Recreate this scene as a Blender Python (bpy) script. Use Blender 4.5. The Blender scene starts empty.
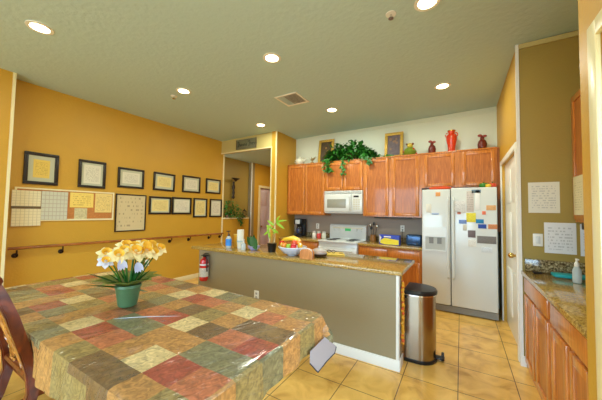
import bpy, bmesh, math, random
from mathutils import Vector, Matrix
random.seed(7)
PI = math.pi
S = bpy.context.scene
COL = S.collection

# ------------------------------------------------------------------ materials
def lin(c):
    return tuple(((v/255)/12.92 if v/255 <= .04045 else ((v/255+.055)/1.055)**2.4) for v in c)
MATS = {}
def mat(name, rgb, rough=.5, metal=0, coat=0, emis=None, es=0, alpha=1, trans=0, noise=0, nscale=8, bump=0, bscale=60, spec=.5, ior=1.45):
    if name in MATS: return MATS[name]
    m = bpy.data.materials.new(name); m.use_nodes = True
    nt = m.node_tree; b = nt.nodes['Principled BSDF']
    col = (*lin(rgb), 1)
    b.inputs['Base Color'].default_value = col
    b.inputs['Roughness'].default_value = rough
    b.inputs['Metallic'].default_value = metal
    b.inputs['Coat Weight'].default_value = coat
    b.inputs['Coat Roughness'].default_value = .08
    b.inputs['Specular IOR Level'].default_value = spec
    b.inputs['IOR'].default_value = ior
    if trans: b.inputs['Transmission Weight'].default_value = trans
    if alpha < 1: b.inputs['Alpha'].default_value = alpha
    if emis: 
        b.inputs['Emission Color'].default_value = (*lin(emis), 1); b.inputs['Emission Strength'].default_value = es
    tc = None
    if noise or bump:
        tc = nt.nodes.new('ShaderNodeTexCoord')
    if noise:
        n = nt.nodes.new('ShaderNodeTexNoise'); n.inputs['Scale'].default_value = nscale; n.inputs['Detail'].default_value = 4
        nt.links.new(tc.outputs['Object'], n.inputs['Vector'])
        mx = nt.nodes.new('ShaderNodeMix'); mx.data_type = 'RGBA'
        mx.inputs[6].default_value = tuple(v*(1-noise) for v in col[:3])+(1,)
        mx.inputs[7].default_value = tuple(min(1, v*(1+noise)) for v in col[:3])+(1,)
        nt.links.new(n.outputs['Fac'], mx.inputs[0]); nt.links.new(mx.outputs[2], b.inputs['Base Color'])
    if bump:
        n2 = nt.nodes.new('ShaderNodeTexNoise'); n2.inputs['Scale'].default_value = bscale; n2.inputs['Detail'].default_value = 3
        nt.links.new(tc.outputs['Object'], n2.inputs['Vector'])
        bp = nt.nodes.new('ShaderNodeBump'); bp.inputs['Strength'].default_value = bump; bp.inputs['Distance'].default_value = .01
        nt.links.new(n2.outputs['Fac'], bp.inputs['Height']); nt.links.new(bp.outputs['Normal'], b.inputs['Normal'])
    MATS[name] = m
    return m
def ramp(nt, fac, stops):
    r = nt.nodes.new('ShaderNodeValToRGB'); cr = r.color_ramp
    while len(cr.elements) < len(stops): cr.elements.new(.5)
    for e, (p, c) in zip(cr.elements, stops): e.position = p; e.color = (*lin(c), 1)
    nt.links.new(fac, r.inputs['Fac']); return r.outputs['Color']
def wood(name, dark, light, scale=(1, 1, 1), rough=.35, coat=.4):
    m = mat(name, light, rough, coat=coat); nt = m.node_tree; b = nt.nodes['Principled BSDF']
    tc = nt.nodes.new('ShaderNodeTexCoord'); mp = nt.nodes.new('ShaderNodeMapping'); mp.inputs['Scale'].default_value = scale
    nt.links.new(tc.outputs['Object'], mp.inputs['Vector'])
    n = nt.nodes.new('ShaderNodeTexNoise'); n.inputs['Scale'].default_value = 6; n.inputs['Detail'].default_value = 8; n.inputs['Distortion'].default_value = 1.2
    nt.links.new(mp.outputs[0], n.inputs['Vector'])
    c = ramp(nt, n.outputs['Fac'], [(.32, dark), (.5, tuple((a+b2)/2 for a, b2 in zip(dark, light))), (.62, light)])
    nt.links.new(c, b.inputs['Base Color'])
    return m
def tile_mat():
    m = mat('floor_tile', (205, 150, 80), .3, coat=.25); nt = m.node_tree; b = nt.nodes['Principled BSDF']
    tc = nt.nodes.new('ShaderNodeTexCoord'); mp = nt.nodes.new('ShaderNodeMapping')
    mp.inputs['Location'].default_value = (.156+.425*20, -2.285+.425*20+.425*2, 0)
    nt.links.new(tc.outputs['Object'], mp.inputs['Vector'])
    br = nt.nodes.new('ShaderNodeTexBrick'); br.offset = 0; br.inputs['Scale'].default_value = 1
    br.inputs['Brick Width'].default_value = .425; br.inputs['Row Height'].default_value = .425
    br.inputs['Mortar Size'].default_value = .0035; br.inputs['Mortar Smooth'].default_value = .1
    br.inputs['Color1'].default_value = (*lin((248, 204, 112)), 1); br.inputs['Color2'].default_value = (*lin((240, 192, 100)), 1)
    br.inputs['Mortar'].default_value = (*lin((120, 84, 42)), 1)
    nt.links.new(mp.outputs[0], br.inputs['Vector'])
    n = nt.nodes.new('ShaderNodeTexNoise'); n.inputs['Scale'].default_value = 5; n.inputs['Detail'].default_value = 7; n.inputs['Distortion'].default_value = .8
    nt.links.new(tc.outputs['Object'], n.inputs['Vector'])
    c = ramp(nt, n.outputs['Fac'], [(.3, (206, 186, 150)), (.5, (240, 232, 215)), (.7, (255, 255, 255))])
    mx = nt.nodes.new('ShaderNodeMix'); mx.data_type = 'RGBA'; mx.blend_type = 'MULTIPLY'; mx.inputs[0].default_value = 1
    nt.links.new(br.outputs['Color'], mx.inputs[6]); nt.links.new(c, mx.inputs[7]); nt.links.new(mx.outputs[2], b.inputs['Base Color'])
    bp = nt.nodes.new('ShaderNodeBump'); bp.inputs['Strength'].default_value = .4; bp.inputs['Distance'].default_value = .004; bp.invert = True
    nt.links.new(br.outputs['Fac'], bp.inputs['Height']); nt.links.new(bp.outputs['Normal'], b.inputs['Normal'])
    return m
def granite(name, cols, scale=70):
    m = mat(name, cols[1], .12, coat=.5); nt = m.node_tree; b = nt.nodes['Principled BSDF']
    tc = nt.nodes.new('ShaderNodeTexCoord')
    v = nt.nodes.new('ShaderNodeTexNoise'); v.inputs['Scale'].default_value = scale; v.inputs['Detail'].default_value = 5; v.inputs['Roughness'].default_value = .7
    nt.links.new(tc.outputs['Object'], v.inputs['Vector'])
    c = ramp(nt, v.outputs['Fac'], [(.36, cols[0]), (.47, cols[1]), (.55, cols[2]), (.68, cols[3])])
    nt.links.new(c, b.inputs['Base Color']); return m
def paper_mat(name, bg, ink, ax, rows=16, margin=.12, dens=.5):
    """printed page: rows of broken ink strokes, ax = which generated axis runs across the page"""
    m = mat(name, bg, .6); nt = m.node_tree; b = nt.nodes['Principled BSDF']
    N = nt.nodes.new; L = nt.links.new
    tc = N('ShaderNodeTexCoord'); sp = N('ShaderNodeSeparateXYZ'); L(tc.outputs['Generated'], sp.inputs[0])
    u = sp.outputs[ax]; v = sp.outputs[2]
    def M(op, a, b2=None, c=None):
        n = N('ShaderNodeMath'); n.operation = op
        for i, x in enumerate((a, b2, c)):
            if x is None: continue
            if isinstance(x, (int, float)): n.inputs[i].default_value = x
            else: L(x, n.inputs[i])
        return n.outputs[0]
    row = M('FLOOR', M('MULTIPLY', v, rows)); fr = M('FRACT', M('MULTIPLY', v, rows))
    inrow = M('LESS_THAN', fr, .45)
    cb = N('ShaderNodeCombineXYZ'); L(M('MULTIPLY', u, 14), cb.inputs[0]); L(M('MULTIPLY', row, 3.7), cb.inputs[1])
    ns = N('ShaderNodeTexNoise'); ns.inputs['Scale'].default_value = 1; L(cb.outputs[0], ns.inputs['Vector'])
    ink1 = M('LESS_THAN', ns.outputs['Fac'], dens)
    inside = M('MULTIPLY', M('LESS_THAN', M('ABSOLUTE', M('SUBTRACT', u, .5)), .5-margin), M('LESS_THAN', M('ABSOLUTE', M('SUBTRACT', v, .5)), .5-margin))
    f = M('MULTIPLY', M('MULTIPLY', inrow, ink1), inside)
    mx = N('ShaderNodeMix'); mx.data_type = 'RGBA'; mx.inputs[6].default_value = (*lin(bg), 1); mx.inputs[7].default_value = (*lin(tuple(.36*a_+.64*b_ for a_, b_ in zip(ink, bg))), 1)
    L(f, mx.inputs[0]); L(mx.outputs[2], b.inputs['Base Color']); return m
def grid_mat(name, bg, ink, ax, nx, ny):
    m = mat(name, bg, .6); nt = m.node_tree; b = nt.nodes['Principled BSDF']
    tc = nt.nodes.new('ShaderNodeTexCoord'); sp = nt.nodes.new('ShaderNodeSeparateXYZ'); cb = nt.nodes.new('ShaderNodeCombineXYZ')
    nt.links.new(tc.outputs['Generated'], sp.inputs[0]); nt.links.new(sp.outputs[ax], cb.inputs[0]); nt.links.new(sp.outputs[2], cb.inputs[1])
    br = nt.nodes.new('ShaderNodeTexBrick'); br.offset = 0; br.inputs['Scale'].default_value = 1
    br.inputs['Brick Width'].default_value = 1/nx; br.inputs['Row Height'].default_value = 1/ny; br.inputs['Mortar Size'].default_value = .01
    br.inputs['Color1'].default_value = br.inputs['Color2'].default_value = (*lin(bg), 1); br.inputs['Mortar'].default_value = (*lin(tuple(.45*a_+.55*b_ for a_, b_ in zip(ink, bg))), 1)
    nt.links.new(cb.outputs[0], br.inputs['Vector']); nt.links.new(br.outputs['Color'], b.inputs['Base Color']); return m

GOLD = mat('gold_paint', (204, 157, 52), .45, bump=.25, bscale=45, noise=.05, nscale=3)
PALE = mat('pale_green_paint', (224, 232, 216), .6, bump=.1, bscale=60)
HEAD = mat('cream_gold_paint', (200, 184, 120), .5, bump=.15, bscale=50)
GREIGE = mat('greige_paint', (150, 136, 104), .42, bump=.12, bscale=60)
SPLASH = mat('backsplash_paint', (160, 145, 128), .5)
GOLD_SHADED = mat('gold_paint_shaded', (164, 140, 68), .5, bump=.2, bscale=50)  # the gold paint as seen in dim light, shade put into the colour
CEIL = mat('ceiling_paint', (188, 212, 210), .75, bump=.5, bscale=22)
WHITE = mat('white_trim_paint', (238, 236, 226), .35)
CREAM = mat('cream_trim_paint', (240, 228, 180), .35)
TILE = tile_mat()
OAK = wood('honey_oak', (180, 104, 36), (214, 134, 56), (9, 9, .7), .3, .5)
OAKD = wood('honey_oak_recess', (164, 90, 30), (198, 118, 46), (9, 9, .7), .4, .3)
MAHOG = wood('red_brown_wood', (84, 32, 12), (136, 62, 24), (3, 3, 1), .35, .3)
GRANITE = granite('golden_granite', [(104, 78, 34), (158, 124, 56), (190, 154, 78), (212, 182, 112)])
GRANITED = granite('speckled_granite', [(40, 34, 26), (110, 96, 66), (150, 134, 96), (200, 188, 150)], 60)
APPL = mat('white_enamel', (216, 220, 218), .25, coat=.4)
APPLG = mat('appliance_grey', (120, 118, 112), .4)
DARK = mat('black_plastic', (22, 22, 22), .35)
BLKF = mat('black_wood_frame', (40, 30, 20), .35)
STEEL = mat('brushed_steel', (160, 148, 130), .22, metal=1)
CHROME = mat('chrome', (220, 220, 220), .12, metal=1)
BRASS = mat('brass', (200, 165, 90), .25, metal=1)
GOLDF = mat('gilt_frame', (206, 166, 70), .35, metal=.3, noise=.5, nscale=60, bump=.8, bscale=90)
GLASS = mat('clear_glass', (250, 252, 250), .04, trans=1)
CLEAR = mat('clear_plastic', (240, 246, 246), .1, alpha=.35)
LEAF = mat('ivy_green', (44, 112, 34), .45, noise=.5, nscale=14)
LEAFD = mat('dark_leaf_green', (26, 84, 30), .35, noise=.35, nscale=12)
LEAFY = mat('lime_leaf', (150, 190, 50), .45, noise=.3, nscale=15)
RED = mat('signal_red', (206, 30, 22), .25, coat=.5)

# ------------------------------------------------------------------ mesh builder
class MB:
    def __init__(s): s.bm = bmesh.new()
    def box(s, x0, y0, z0, x1, y1, z1, bev=0, seg=2):
        r = bmesh.ops.create_cube(s.bm, size=1)['verts']
        for v in r:
            v.co = Vector(((x0+x1)/2+v.co.x*abs(x1-x0), (y0+y1)/2+v.co.y*abs(y1-y0), (z0+z1)/2+v.co.z*abs(z1-z0)))
        if bev:
            es = list({e for v in r for e in v.link_edges})
            bmesh.ops.bevel(s.bm, geom=es, offset=bev, segments=seg, profile=.5, affect='EDGES')
        return s
    def lathe(s, prof, c=(0, 0, 0), seg=24, sx=1, sy=1, cap=True, axis='Z'):
        rings = []
        for r, z in prof:
            ring = []
            for i in range(seg):
                a = 2*PI*i/seg; p = Vector((r*sx*math.cos(a), r*sy*math.sin(a), z))
                if axis == 'Y': p = Vector((p.x, p.z, p.y))
                if axis == 'X': p = Vector((p.z, p.x, p.y))
                ring.append(s.bm.verts.new(p+Vector(c)))
            rings.append(ring)
        for a, b in zip(rings, rings[1:]):
            for i in range(seg): s.bm.faces.new((a[i], a[(i+1) % seg], b[(i+1) % seg], b[i]))
        if cap:
            s.bm.faces.new(rings[0][::-1]); s.bm.faces.new(rings[-1])
        return s
    def cyl(s, c, r, h, axis='Z', seg=20): return s.lathe([(r, 0), (r, h)], c, seg, axis=axis)
    def tube(s, pts, rad, seg=8, flat=1):
        pts = [Vector(p) for p in pts]; rings = []
        for i, p in enumerate(pts):
            t = (pts[min(i+1, len(pts)-1)]-pts[max(i-1, 0)]).normalized()
            a = Vector((0, 0, 1)) if abs(t.z) < .9 else Vector((1, 0, 0))
            u = t.cross(a).normalized(); w = t.cross(u)
            r = rad[i] if isinstance(rad, (list, tuple)) else rad
            rings.append([s.bm.verts.new(p+u*r*math.cos(2*PI*k/seg)+w*r*flat*math.sin(2*PI*k/seg)) for k in range(seg)])
        for a, b in zip(rings, rings[1:]):
            for i in range(seg): s.bm.faces.new((a[i], a[(i+1) % seg], b[(i+1) % seg], b[i]))
        s.bm.faces.new(rings[0][::-1]); s.bm.faces.new(rings[-1]); return s
    def ball(s, c, r, sx=1, sy=1, sz=1, seg=16):
        v = bmesh.ops.create_uvsphere(s.bm, u_segments=seg, v_segments=max(8, seg//2+2), radius=r)['verts']
        for q in v: q.co = Vector((q.co.x*sx, q.co.y*sy, q.co.z*sz))+Vector(c)
        return s
    def poly(s, pts, thick, n):
        """prism from an outline"""
        n = Vector(n)*thick
        a = [s.bm.verts.new(Vector(p)) for p in pts]; b = [s.bm.verts.new(Vector(p)+n) for p in pts]
        s.bm.faces.new(a); s.bm.faces.new(b[::-1])
        for i in range(len(a)): s.bm.faces.new((a[i], b[i], b[(i+1) % len(a)], a[(i+1) % len(a)]))
        return s
    def leaf(s, base, d, up, L, W, curl=.25, fold=.25, seg=5):
        d = Vector(d).normalized(); up = Vector(up); side = d.cross(up)
        if side.length < 1e-3: side = d.cross(Vector((1, .3, 0)))
        side.normalize(); up = side.cross(d).normalized(); prev = None
        for i in range(seg+1):
            t = i/seg; w = W*.5*math.sin(PI*min(1, t*.92+.08))**.8*(1-t*.25)
            if i == seg: w = W*.02
            p = Vector(base)+d*L*t-up*curl*L*t*t
            row = (s.bm.verts.new(p-side*w+up*w*fold), s.bm.verts.new(p), s.bm.verts.new(p+side*w+up*w*fold))
            if prev:
                s.bm.faces.new((prev[0], prev[1], row[1], row[0])); s.bm.faces.new((prev[1], prev[2], row[2], row[1]))
            prev = row
        return s
    def build(s, name, m, parent=None, smooth=None, local=False, solid=0, keep=False):
        bm = s.bm; bmesh.ops.recalc_face_normals(bm, faces=bm.faces[:])
        off = Vector((0, 0, 0))
        if parent is not None:
            if not local:
                p = parent
                while p is not None: off += p.location; p = p.parent
        elif not local:
            lo = Vector([min(v.co[k] for v in bm.verts) for k in range(3)]); hi = Vector([max(v.co[k] for v in bm.verts) for k in range(3)])
            off = Vector(((lo.x+hi.x)/2, (lo.y+hi.y)/2, lo.z))
        for v in bm.verts: v.co -= off
        me = bpy.data.meshes.new(name); bm.to_mesh(me); bm.free()
        ms = m if isinstance(m, (list, tuple)) else [m]
        for q in ms: me.materials.append(q)
        o = bpy.data.objects.new(name, me); COL.objects.link(o)
        if parent is not None: o.parent = parent
        elif not local: o.location = off
        if smooth is not False:
            me.polygons.foreach_set('use_smooth', [True]*len(me.polygons))
            try: me.set_sharp_from_angle(angle=math.radians(38))
            except Exception: pass
        if solid:
            md = o.modifiers.new('solid', 'SOLIDIFY'); md.thickness = solid; md.offset = 0
        return o
def tag(o, label=None, cat=None, group=None, kind=None):
    if label: o['label'] = label
    if cat: o['category'] = cat
    if group: o['group'] = group
    if kind: o['kind'] = kind
    return o
def thing(name, label, cat, loc, group=None, rz=0):
    o = bpy.data.objects.new(name, None); COL.objects.link(o); o.location = loc; o.rotation_euler.z = rz
    o.empty_display_size = .1
    return tag(o, label, cat, group)
def struct(name, mb, m, parent=None, **k):
    o = mb.build(name, m, parent, **k)
    if parent is None: o['kind'] = 'structure'
    return o
def box(*a, **k): return MB().box(*a, **k)
def dup(root, loc, label=None, group=None):
    r = root.copy(); COL.objects.link(r); r.location = loc
    if label: r['label'] = label
    if group: r['group'] = group
    for ch in root.children:
        c = ch.copy(); COL.objects.link(c); c.parent = r
        for g in ch.children:
            d = g.copy(); COL.objects.link(d); d.parent = c
    return r

# ------------------------------------------------------------------ setting
LX, BY, RX = -4.85, 5.2, .5
YR = -3.2
def cz(x): return 3.07+.02*(x+4.85)
struct('floor', box(-6.2, YR-.1, -.1, 1.35, 8.2, 0), TILE)
m = MB()
for (x0, y0, x1, y1) in ((-4.98, YR-.1, 1.35, 5.32),):
    vs = [(x0, y0), (x1, y0), (x1, y1), (x0, y1)]
    a = [m.bm.verts.new((x, y, cz(x))) for x, y in vs]; b = [m.bm.verts.new((x, y, cz(x)+.1)) for x, y in vs]
    m.bm.faces.new(a); m.bm.faces.new(b[::-1])
    for i in range(4): m.bm.faces.new((a[i], b[i], b[(i+1) % 4], a[(i+1) % 4]))
struct('ceiling', m, CEIL)
# left wall, recessed part and the part that stands forward
struct('wall_left', box(-4.97, .96, 0, LX, 4.52, 3.09), GOLD)
m = MB(); m.box(-4.97, YR, 0, -4.65, .96, 3.09)
struct('wall_left_front', m, GOLD)
struct('trim_1', box(-4.662, .944, .0, -4.638, .972, cz(-4.65)-.002), CREAM)
struct('baseboard_left', box(LX, .97, 0, LX+.014, 4.52, .095, bev=.004), CREAM)
# back wall
struct('wall_back', box(-3.37, BY, 0, 1.3, BY+.1, 3.2), PALE)
struct('trim_2', box(-3.25, BY-.012, 3.085, RX, BY, 3.125), PALE)
struct('wall_backsplash', box(-3.25, BY-.008, .91, -.53, BY-.001, 1.42), SPLASH)
# stub wall between hall opening and kitchen, header over the opening
struct('wall_stub', box(-3.37, 4.44, 0, -3.25, BY-.001, cz(-3.3)+.02), GOLD)
struct('trim_3', box(-3.265, 4.428, 0, -3.24, 4.452, cz(-3.25)-.002), CREAM)
struct('wall_header', box(-4.97, 4.44, 2.78, -3.371, 4.56, 3.09), HEAD)
struct('trim_4', box(-4.849, 4.43, 2.765, -3.366, 4.452, 2.787), CREAM)
struct('trim_5', box(-3.385, 4.43, 0, -3.362, 4.452, 2.765), CREAM)
struct('trim_6', box(-4.862, 4.50, 0, -4.838, 4.535, 2.765), CREAM)
# hall beyond: niche with ledge, corner, far wall with door
struct('wall_hall_ledge', box(-5.04, 4.536, 0, -4.85, 5.45, 1.235), GOLD)
struct('trim_7', box(-5.04, 4.536, 1.236, -4.83, 5.45, 1.262, bev=.005), CREAM)
struct('wall_hall_left', box(-5.16, 4.53, 0, -5.041, 5.62, 2.9), GOLD_SHADED)
struct('wall_hall_corner', box(-5.16, 5.621, 0, -4.93, 5.74, 2.9), GREIGE)
struct('trim_8', box(-4.945, 5.608, 0, -4.918, 5.632, 2.77), WHITE)
m = MB(); m.box(-5.05, 5.741, 0, -4.93, 5.98, 2.9); m.box(-5.05, 5.98, 2.12, -4.93, 6.86, 2.9); m.box(-5.05, 6.86, 0, -4.93, 8.1, 2.9)
struct('wall_hall_far_left', m, GOLD)
struct('wall_hall_back', box(-5.05, 8.1, 0, -3.25, 8.2, 2.9), GOLD)
struct('wall_hall_right', box(-3.37, BY+.1, 0, -3.25, 8.1, 2.9), GOLD)
struct('ceiling_hall', box(-5.16, 4.57, 2.772, -3.3705, 8.2, 2.85), CEIL)
def panel_door(mb, o, u, w, h, t, n):
    """six panel slab; o = bottom hinge corner, u = width dir, n = front normal"""
    o = Vector(o); u = Vector(u); n = Vector(n)
    def bx(a, b, z0, z1, d0, d1):
        p = o+u*a+n*d0; q = o+u*b+n*d1
        mb.box(min(p.x, q.x), min(p.y, q.y), o.z+z0, max(p.x, q.x), max(p.y, q.y), o.z+z1, bev=.004)
    bx(0, w, 0, h, -t, 0)
    cw = (w-.33)/2
    for a in (.11, .22+cw):
        for z0, z1 in ((.22, .78), (.92, 1.48), (1.6, h-.12)):
            bx(a, a+cw, z0, z1, -.002, .008)
LILAC = mat('lilac_white_door_paint', (214, 196, 206), .4)
m = MB(); panel_door(m, (-4.97, 5.981, .001), (0, 1, 0), .878, 2.118, .035, (1, 0, 0))
d = struct('door_1', m, LILAC)
MB().ball((-4.93, 6.07, 1.0), .028).build('door_knob', BRASS, d)
m = MB(); m.box(-4.93, 5.92, 0, -4.912, 5.985, 2.17); m.box(-4.93, 6.855, 0, -4.912, 6.92, 2.17); m.box(-4.93, 5.985, 2.105, -4.912, 6.855, 2.17)
struct('trim_9', m, CREAM)

# right wall beside the fridge with white door
m = MB(); m.box(RX, 3.402, 0, .62, 3.52, cz(.5)); m.box(RX, 3.52, 2.14, .62, 4.66, cz(.5)); m.box(RX, 4.66, 0, .62, BY-.001, cz(.5))
struct('wall_right', m, GOLD)
m = MB(); panel_door(m, (.53, 3.521, .001), (0, 1, 0), 1.138, 2.138, .035, (-1, 0, 0))
d = struct('door_2', m, WHITE)
m = MB(); m.ball((.478, 3.80, 1.0), .03); m.cyl((.48, 3.80, 1.0), .014, .06, 'X'); m.build('door_knob', BRASS, d)
m = MB(); m.box(.482, 3.455, 0, .4995, 3.52, 2.2, bev=.004); m.box(.482, 4.66, 0, .4995, 4.72, 2.2, bev=.004); m.box(.482, 3.52, 2.14, .4995, 4.66, 2.2, bev=.004)
struct('trim_10', m, WHITE)
struct('trim_11', box(.486, 3.388, 0, .512, 3.414, cz(.5)-.002), WHITE)
struct('baseboard_right', box(.487, 3.375, 0, .53, 3.3875, .095), WHITE)
# nook with the second counter
struct('wall_nook_back', box(.6205, 3.402, 0, 1.3, 3.52, 3.2), GOLD_SHADED)
struct('wall_nook_back_edge', box(.515, 3.40, 0, 1.2, 3.4015, cz(.8)-.003), GOLD_SHADED)
struct('wall_nook_side', box(1.2, 1.62, 0, 1.3, 3.40, 3.2), GOLD_SHADED)
struct('trim_12', box(.515, 3.385, cz(.5)-.05, 1.2, 3.3995, cz(.5)-.004), HEAD)
# near right wall with cased door
m = MB(); m.box(RX, 1.545, 0, 1.199, 1.78, cz(.5)); m.box(RX, .70, 2.23, .62, 1.545, cz(.5)); m.box(RX, YR, 0, .62, .70, cz(.5))
struct('wall_near_right', m, GOLD)
m = MB(); m.box(.545, .705, .01, .585, .79, 2.22); m.box(.545, 1.455, .01, .585, 1.54, 2.22); m.box(.545, .79, .01, .585, 1.455, .2); m.box(.545, .79, 2.12, .585, 1.455, 2.22)
d = struct('door_3', m, WHITE); MB().ball((.52, .75, 1.0), .028).build('door_knob', BRASS, d)
box(.563, .79, .2, .567, 1.455, 2.12).build('door_glass', mat('door_pane', (245, 250, 250), .02, alpha=.12), d)
m = MB(); m.box(.48, 1.545, 0, .4995, 1.625, 2.27, bev=.005); m.box(.48, .64, 0, .4995, .70, 2.27, bev=.005); m.box(.48, .70, 2.2, .4995, 1.545, 2.27, bev=.005)
struct('trim_13', m, CREAM)
# rear wall behind the camera, wide glazed window and patio door
m = MB()
m.box(-4.97, YR-.1, 0, -3.6, YR, 3.2); m.box(-3.6, YR-.1, 2.6, .3, YR, 3.2); m.box(.3, YR-.1, 0, .62, YR, 3.2)
m.box(-3.6, YR-.1, 0, .3, YR, .45)
struct('wall_rear', m, GOLD)
m = MB()
for x in (-3.6, -2.3, -1.0, .26): m.box(x, YR-.07, .45, x+.04, YR-.03, 2.6)
m.box(-3.6, YR-.07, .45, .3, YR-.03, .49); m.box(-3.6, YR-.07, 2.56, .3, YR-.03, 2.6)
struct('window_1', m, WHITE)

# ------------------------------------------------------------------ ceiling things
EMI = mat('lamp_glow', (255, 240, 200), .5, emis=(255, 232, 180), es=14)
def downlight(x, y, label, watt=1):
    t = thing('ceiling_light', label, 'ceiling light', (x, y, cz(x)), 'recessed ceiling lights')
    MB().lathe([(.07, -.006), (.098, -.006), (.1, 0), (.1, .002), (.07, .002)], (0, 0, 0), 28, cap=False).build('trim_ring', WHITE, t, local=True)
    MB().lathe([(.072, -.003), (.072, -.001)], (0, 0, 0), 28).build('lens', EMI, t, local=True)
    l = bpy.data.lights.new('lamp', 'AREA'); l.shape = 'DISK'; l.size = .14; l.energy = LAMP_W*watt; l.color = (.95, 1, .86)
    o = bpy.data.objects.new('lamp', l); COL.objects.link(o); o.parent = t; o.location = (0, 0, -.012)
    return t
LAMP_W = 13
for x, y, lb in ((-3.324, 0.826, 'round recessed ceiling light nearest the left wall and the table'),
                 (-3.314, 2.315, 'round recessed ceiling light beside the small ceiling sprinkler'),
                 (-1.776, 2.306, 'round recessed ceiling light in front of the square air vent'),
                 (-0.224, 2.32, 'round recessed ceiling light largest and cut by the top edge'),
                 (-3.304, 3.988, 'small round recessed ceiling light in front of the hanging word sign'),
                 (-1.817, 3.997, 'round recessed ceiling light above the microwave and ivy'),
                 (-0.201, 3.997, 'round recessed ceiling light above the fridge and red vase')):
    downlight(x, y, lb, (.6 if y < 3 or x < -3 else 1.7 if x < -1 else .85))
t = thing('ceiling_vent', 'square white metal air vent in the ceiling above the island', 'air vent', (-2.161, 3.319, cz(-2.07)))
m = MB()
for a in ((-.19, -.19, .19, -.16), (-.19, .16, .19, .19), (-.19, -.16, -.16, .16), (.16, -.16, .19, .16)): m.box(a[0], a[1], -.012, a[2], a[3], 0)
m.build('frame', WHITE, t, local=True)
m = MB(); m.box(-.16, -.16, -.003, .16, .16, -.001); m.build('duct_backing', APPLG, t, local=True)
m = MB()
for i in range(9):
    y = -.14+.035*i
    m.poly([(-.16, y, -.011), (-.16, y+.022, -.004), (-.16, y+.024, -.005), (-.16, y+.002, -.012)], .32, (1, 0, 0))
m.build('louvers', WHITE, t, local=True)
def sprinkler(x, y, lb):
    t = thing('sprinkler_head', lb, 'sprinkler', (x, y, cz(x)), 'ceiling sprinklers')
    MB().lathe([(.042, -.006), (.045, 0)], seg=24).build('escutcheon', WHITE, t, local=True)
    m = MB(); m.cyl((0, 0, -.035), .01, .03); m.cyl((0, 0, -.04), .022, .004); m.build('nozzle', CHROME, t, local=True)
sprinkler(-0.505, 2.306, 'small chrome sprinkler head on the ceiling near the top edge')
sprinkler(-3.58, 2.347, 'small white sprinkler head on the ceiling beside a recessed light near left wall')

# ------------------------------------------------------------------ left wall frames
PW = paper_mat('certificate_white', (226, 220, 196), (120, 110, 90), 1)
PY = paper_mat('certificate_yellow', (232, 200, 96), (150, 110, 50), 1, rows=12)
PC = paper_mat('certificate_cream', (234, 214, 140), (130, 100, 50), 1, rows=14)
MATB = mat('grey_green_mat_board', (196, 196, 168), .7)
MATC = mat('cream_mat_board', (226, 216, 170), .7)
def frame(y0, y1, z0, z1, lab, page, matb=MATB, bw=.034, mw=.04, tilt=0, name='picture_frame', cat='framed certificate', group='framed certificates on the left wall'):
    x = LX
    cy, cz_ = (y0+y1)/2, (z0+z1)/2
    t = thing(name, lab, cat, (x, cy, cz_), group); t.rotation_euler.x = tilt
    w, h = (y1-y0)/2, (z1-z0)/2
    m = MB(); d = .024
    m.box(.001, -w, h-bw, d, w, h, bev=.004); m.box(.001, -w, -h, d, w, -h+bw, bev=.004)
    m.box(.001, -w, -h+bw, d, -w+bw, h-bw, bev=.004); m.box(.001, w-bw, -h+bw, d, w, h-bw, bev=.004)
    m.build('frame', BLKF, t, local=True)
    if mw: box(.002, -w+bw, -h+bw, .009, w-bw, h-bw).build('mat_board', matb, t, local=True)
    q = bw+mw
    box(.009, -w+q, -h+q, .0105, w-q, h-q).build('printed_page', page, t, local=True)
frame(1.127, 1.478, 1.747, 2.173, 'large square black frame with pale mat around a yellow certificate, above the wall calendar', PY, mw=.05, bw=.042)
frame(1.705, 2.06, 1.751, 2.168, 'black framed certificate with white page above the corkboard', PW, mw=.03, bw=.038)
frame(2.235, 2.66, 1.795, 2.132, 'black landscape frame with white certificate above the tall poster of small drawings', PW)
frame(2.83, 3.26, 1.794, 2.132, 'slightly tilted black frame with cream certificate in the upper row', PC, tilt=-.02)
frame(3.425, 3.86, 1.80, 2.146, 'black framed certificate with grey seal, second from the hall end of upper row', PW)
frame(4.01, 4.43, 1.819, 2.15, 'black framed yellowish certificate at the hall end of the upper row', PC)
POST = paper_mat('poster_page', (214, 196, 150), (110, 90, 70), 1, rows=9, margin=.06, dens=.42)
frame(2.22, 2.715, 1.063, 1.69, 'tall thin-framed poster with rows of small drawings beside the corkboard', POST, bw=.018, mw=0, name='framed_poster', cat='framed poster')
frame(2.766, 3.2, 1.35, 1.68, 'black framed yellow two-column page beside the tall poster in lower row', PC, mw=.025)
frame(3.216, 3.655, 1.35, 1.69, 'black framed white certificate touching the yellow one in lower row', PW, mw=.02)
frame(3.705, 4.06, 1.283, 1.695, 'narrow black framed cream certificate in lower row, third from hall opening side', PC, mw=.025, bw=.03)
frame(4.135, 4.485, 1.286, 1.698, 'narrow black framed white certificate at hall end of the lower row', PW, mw=.025, bw=.03)
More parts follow.
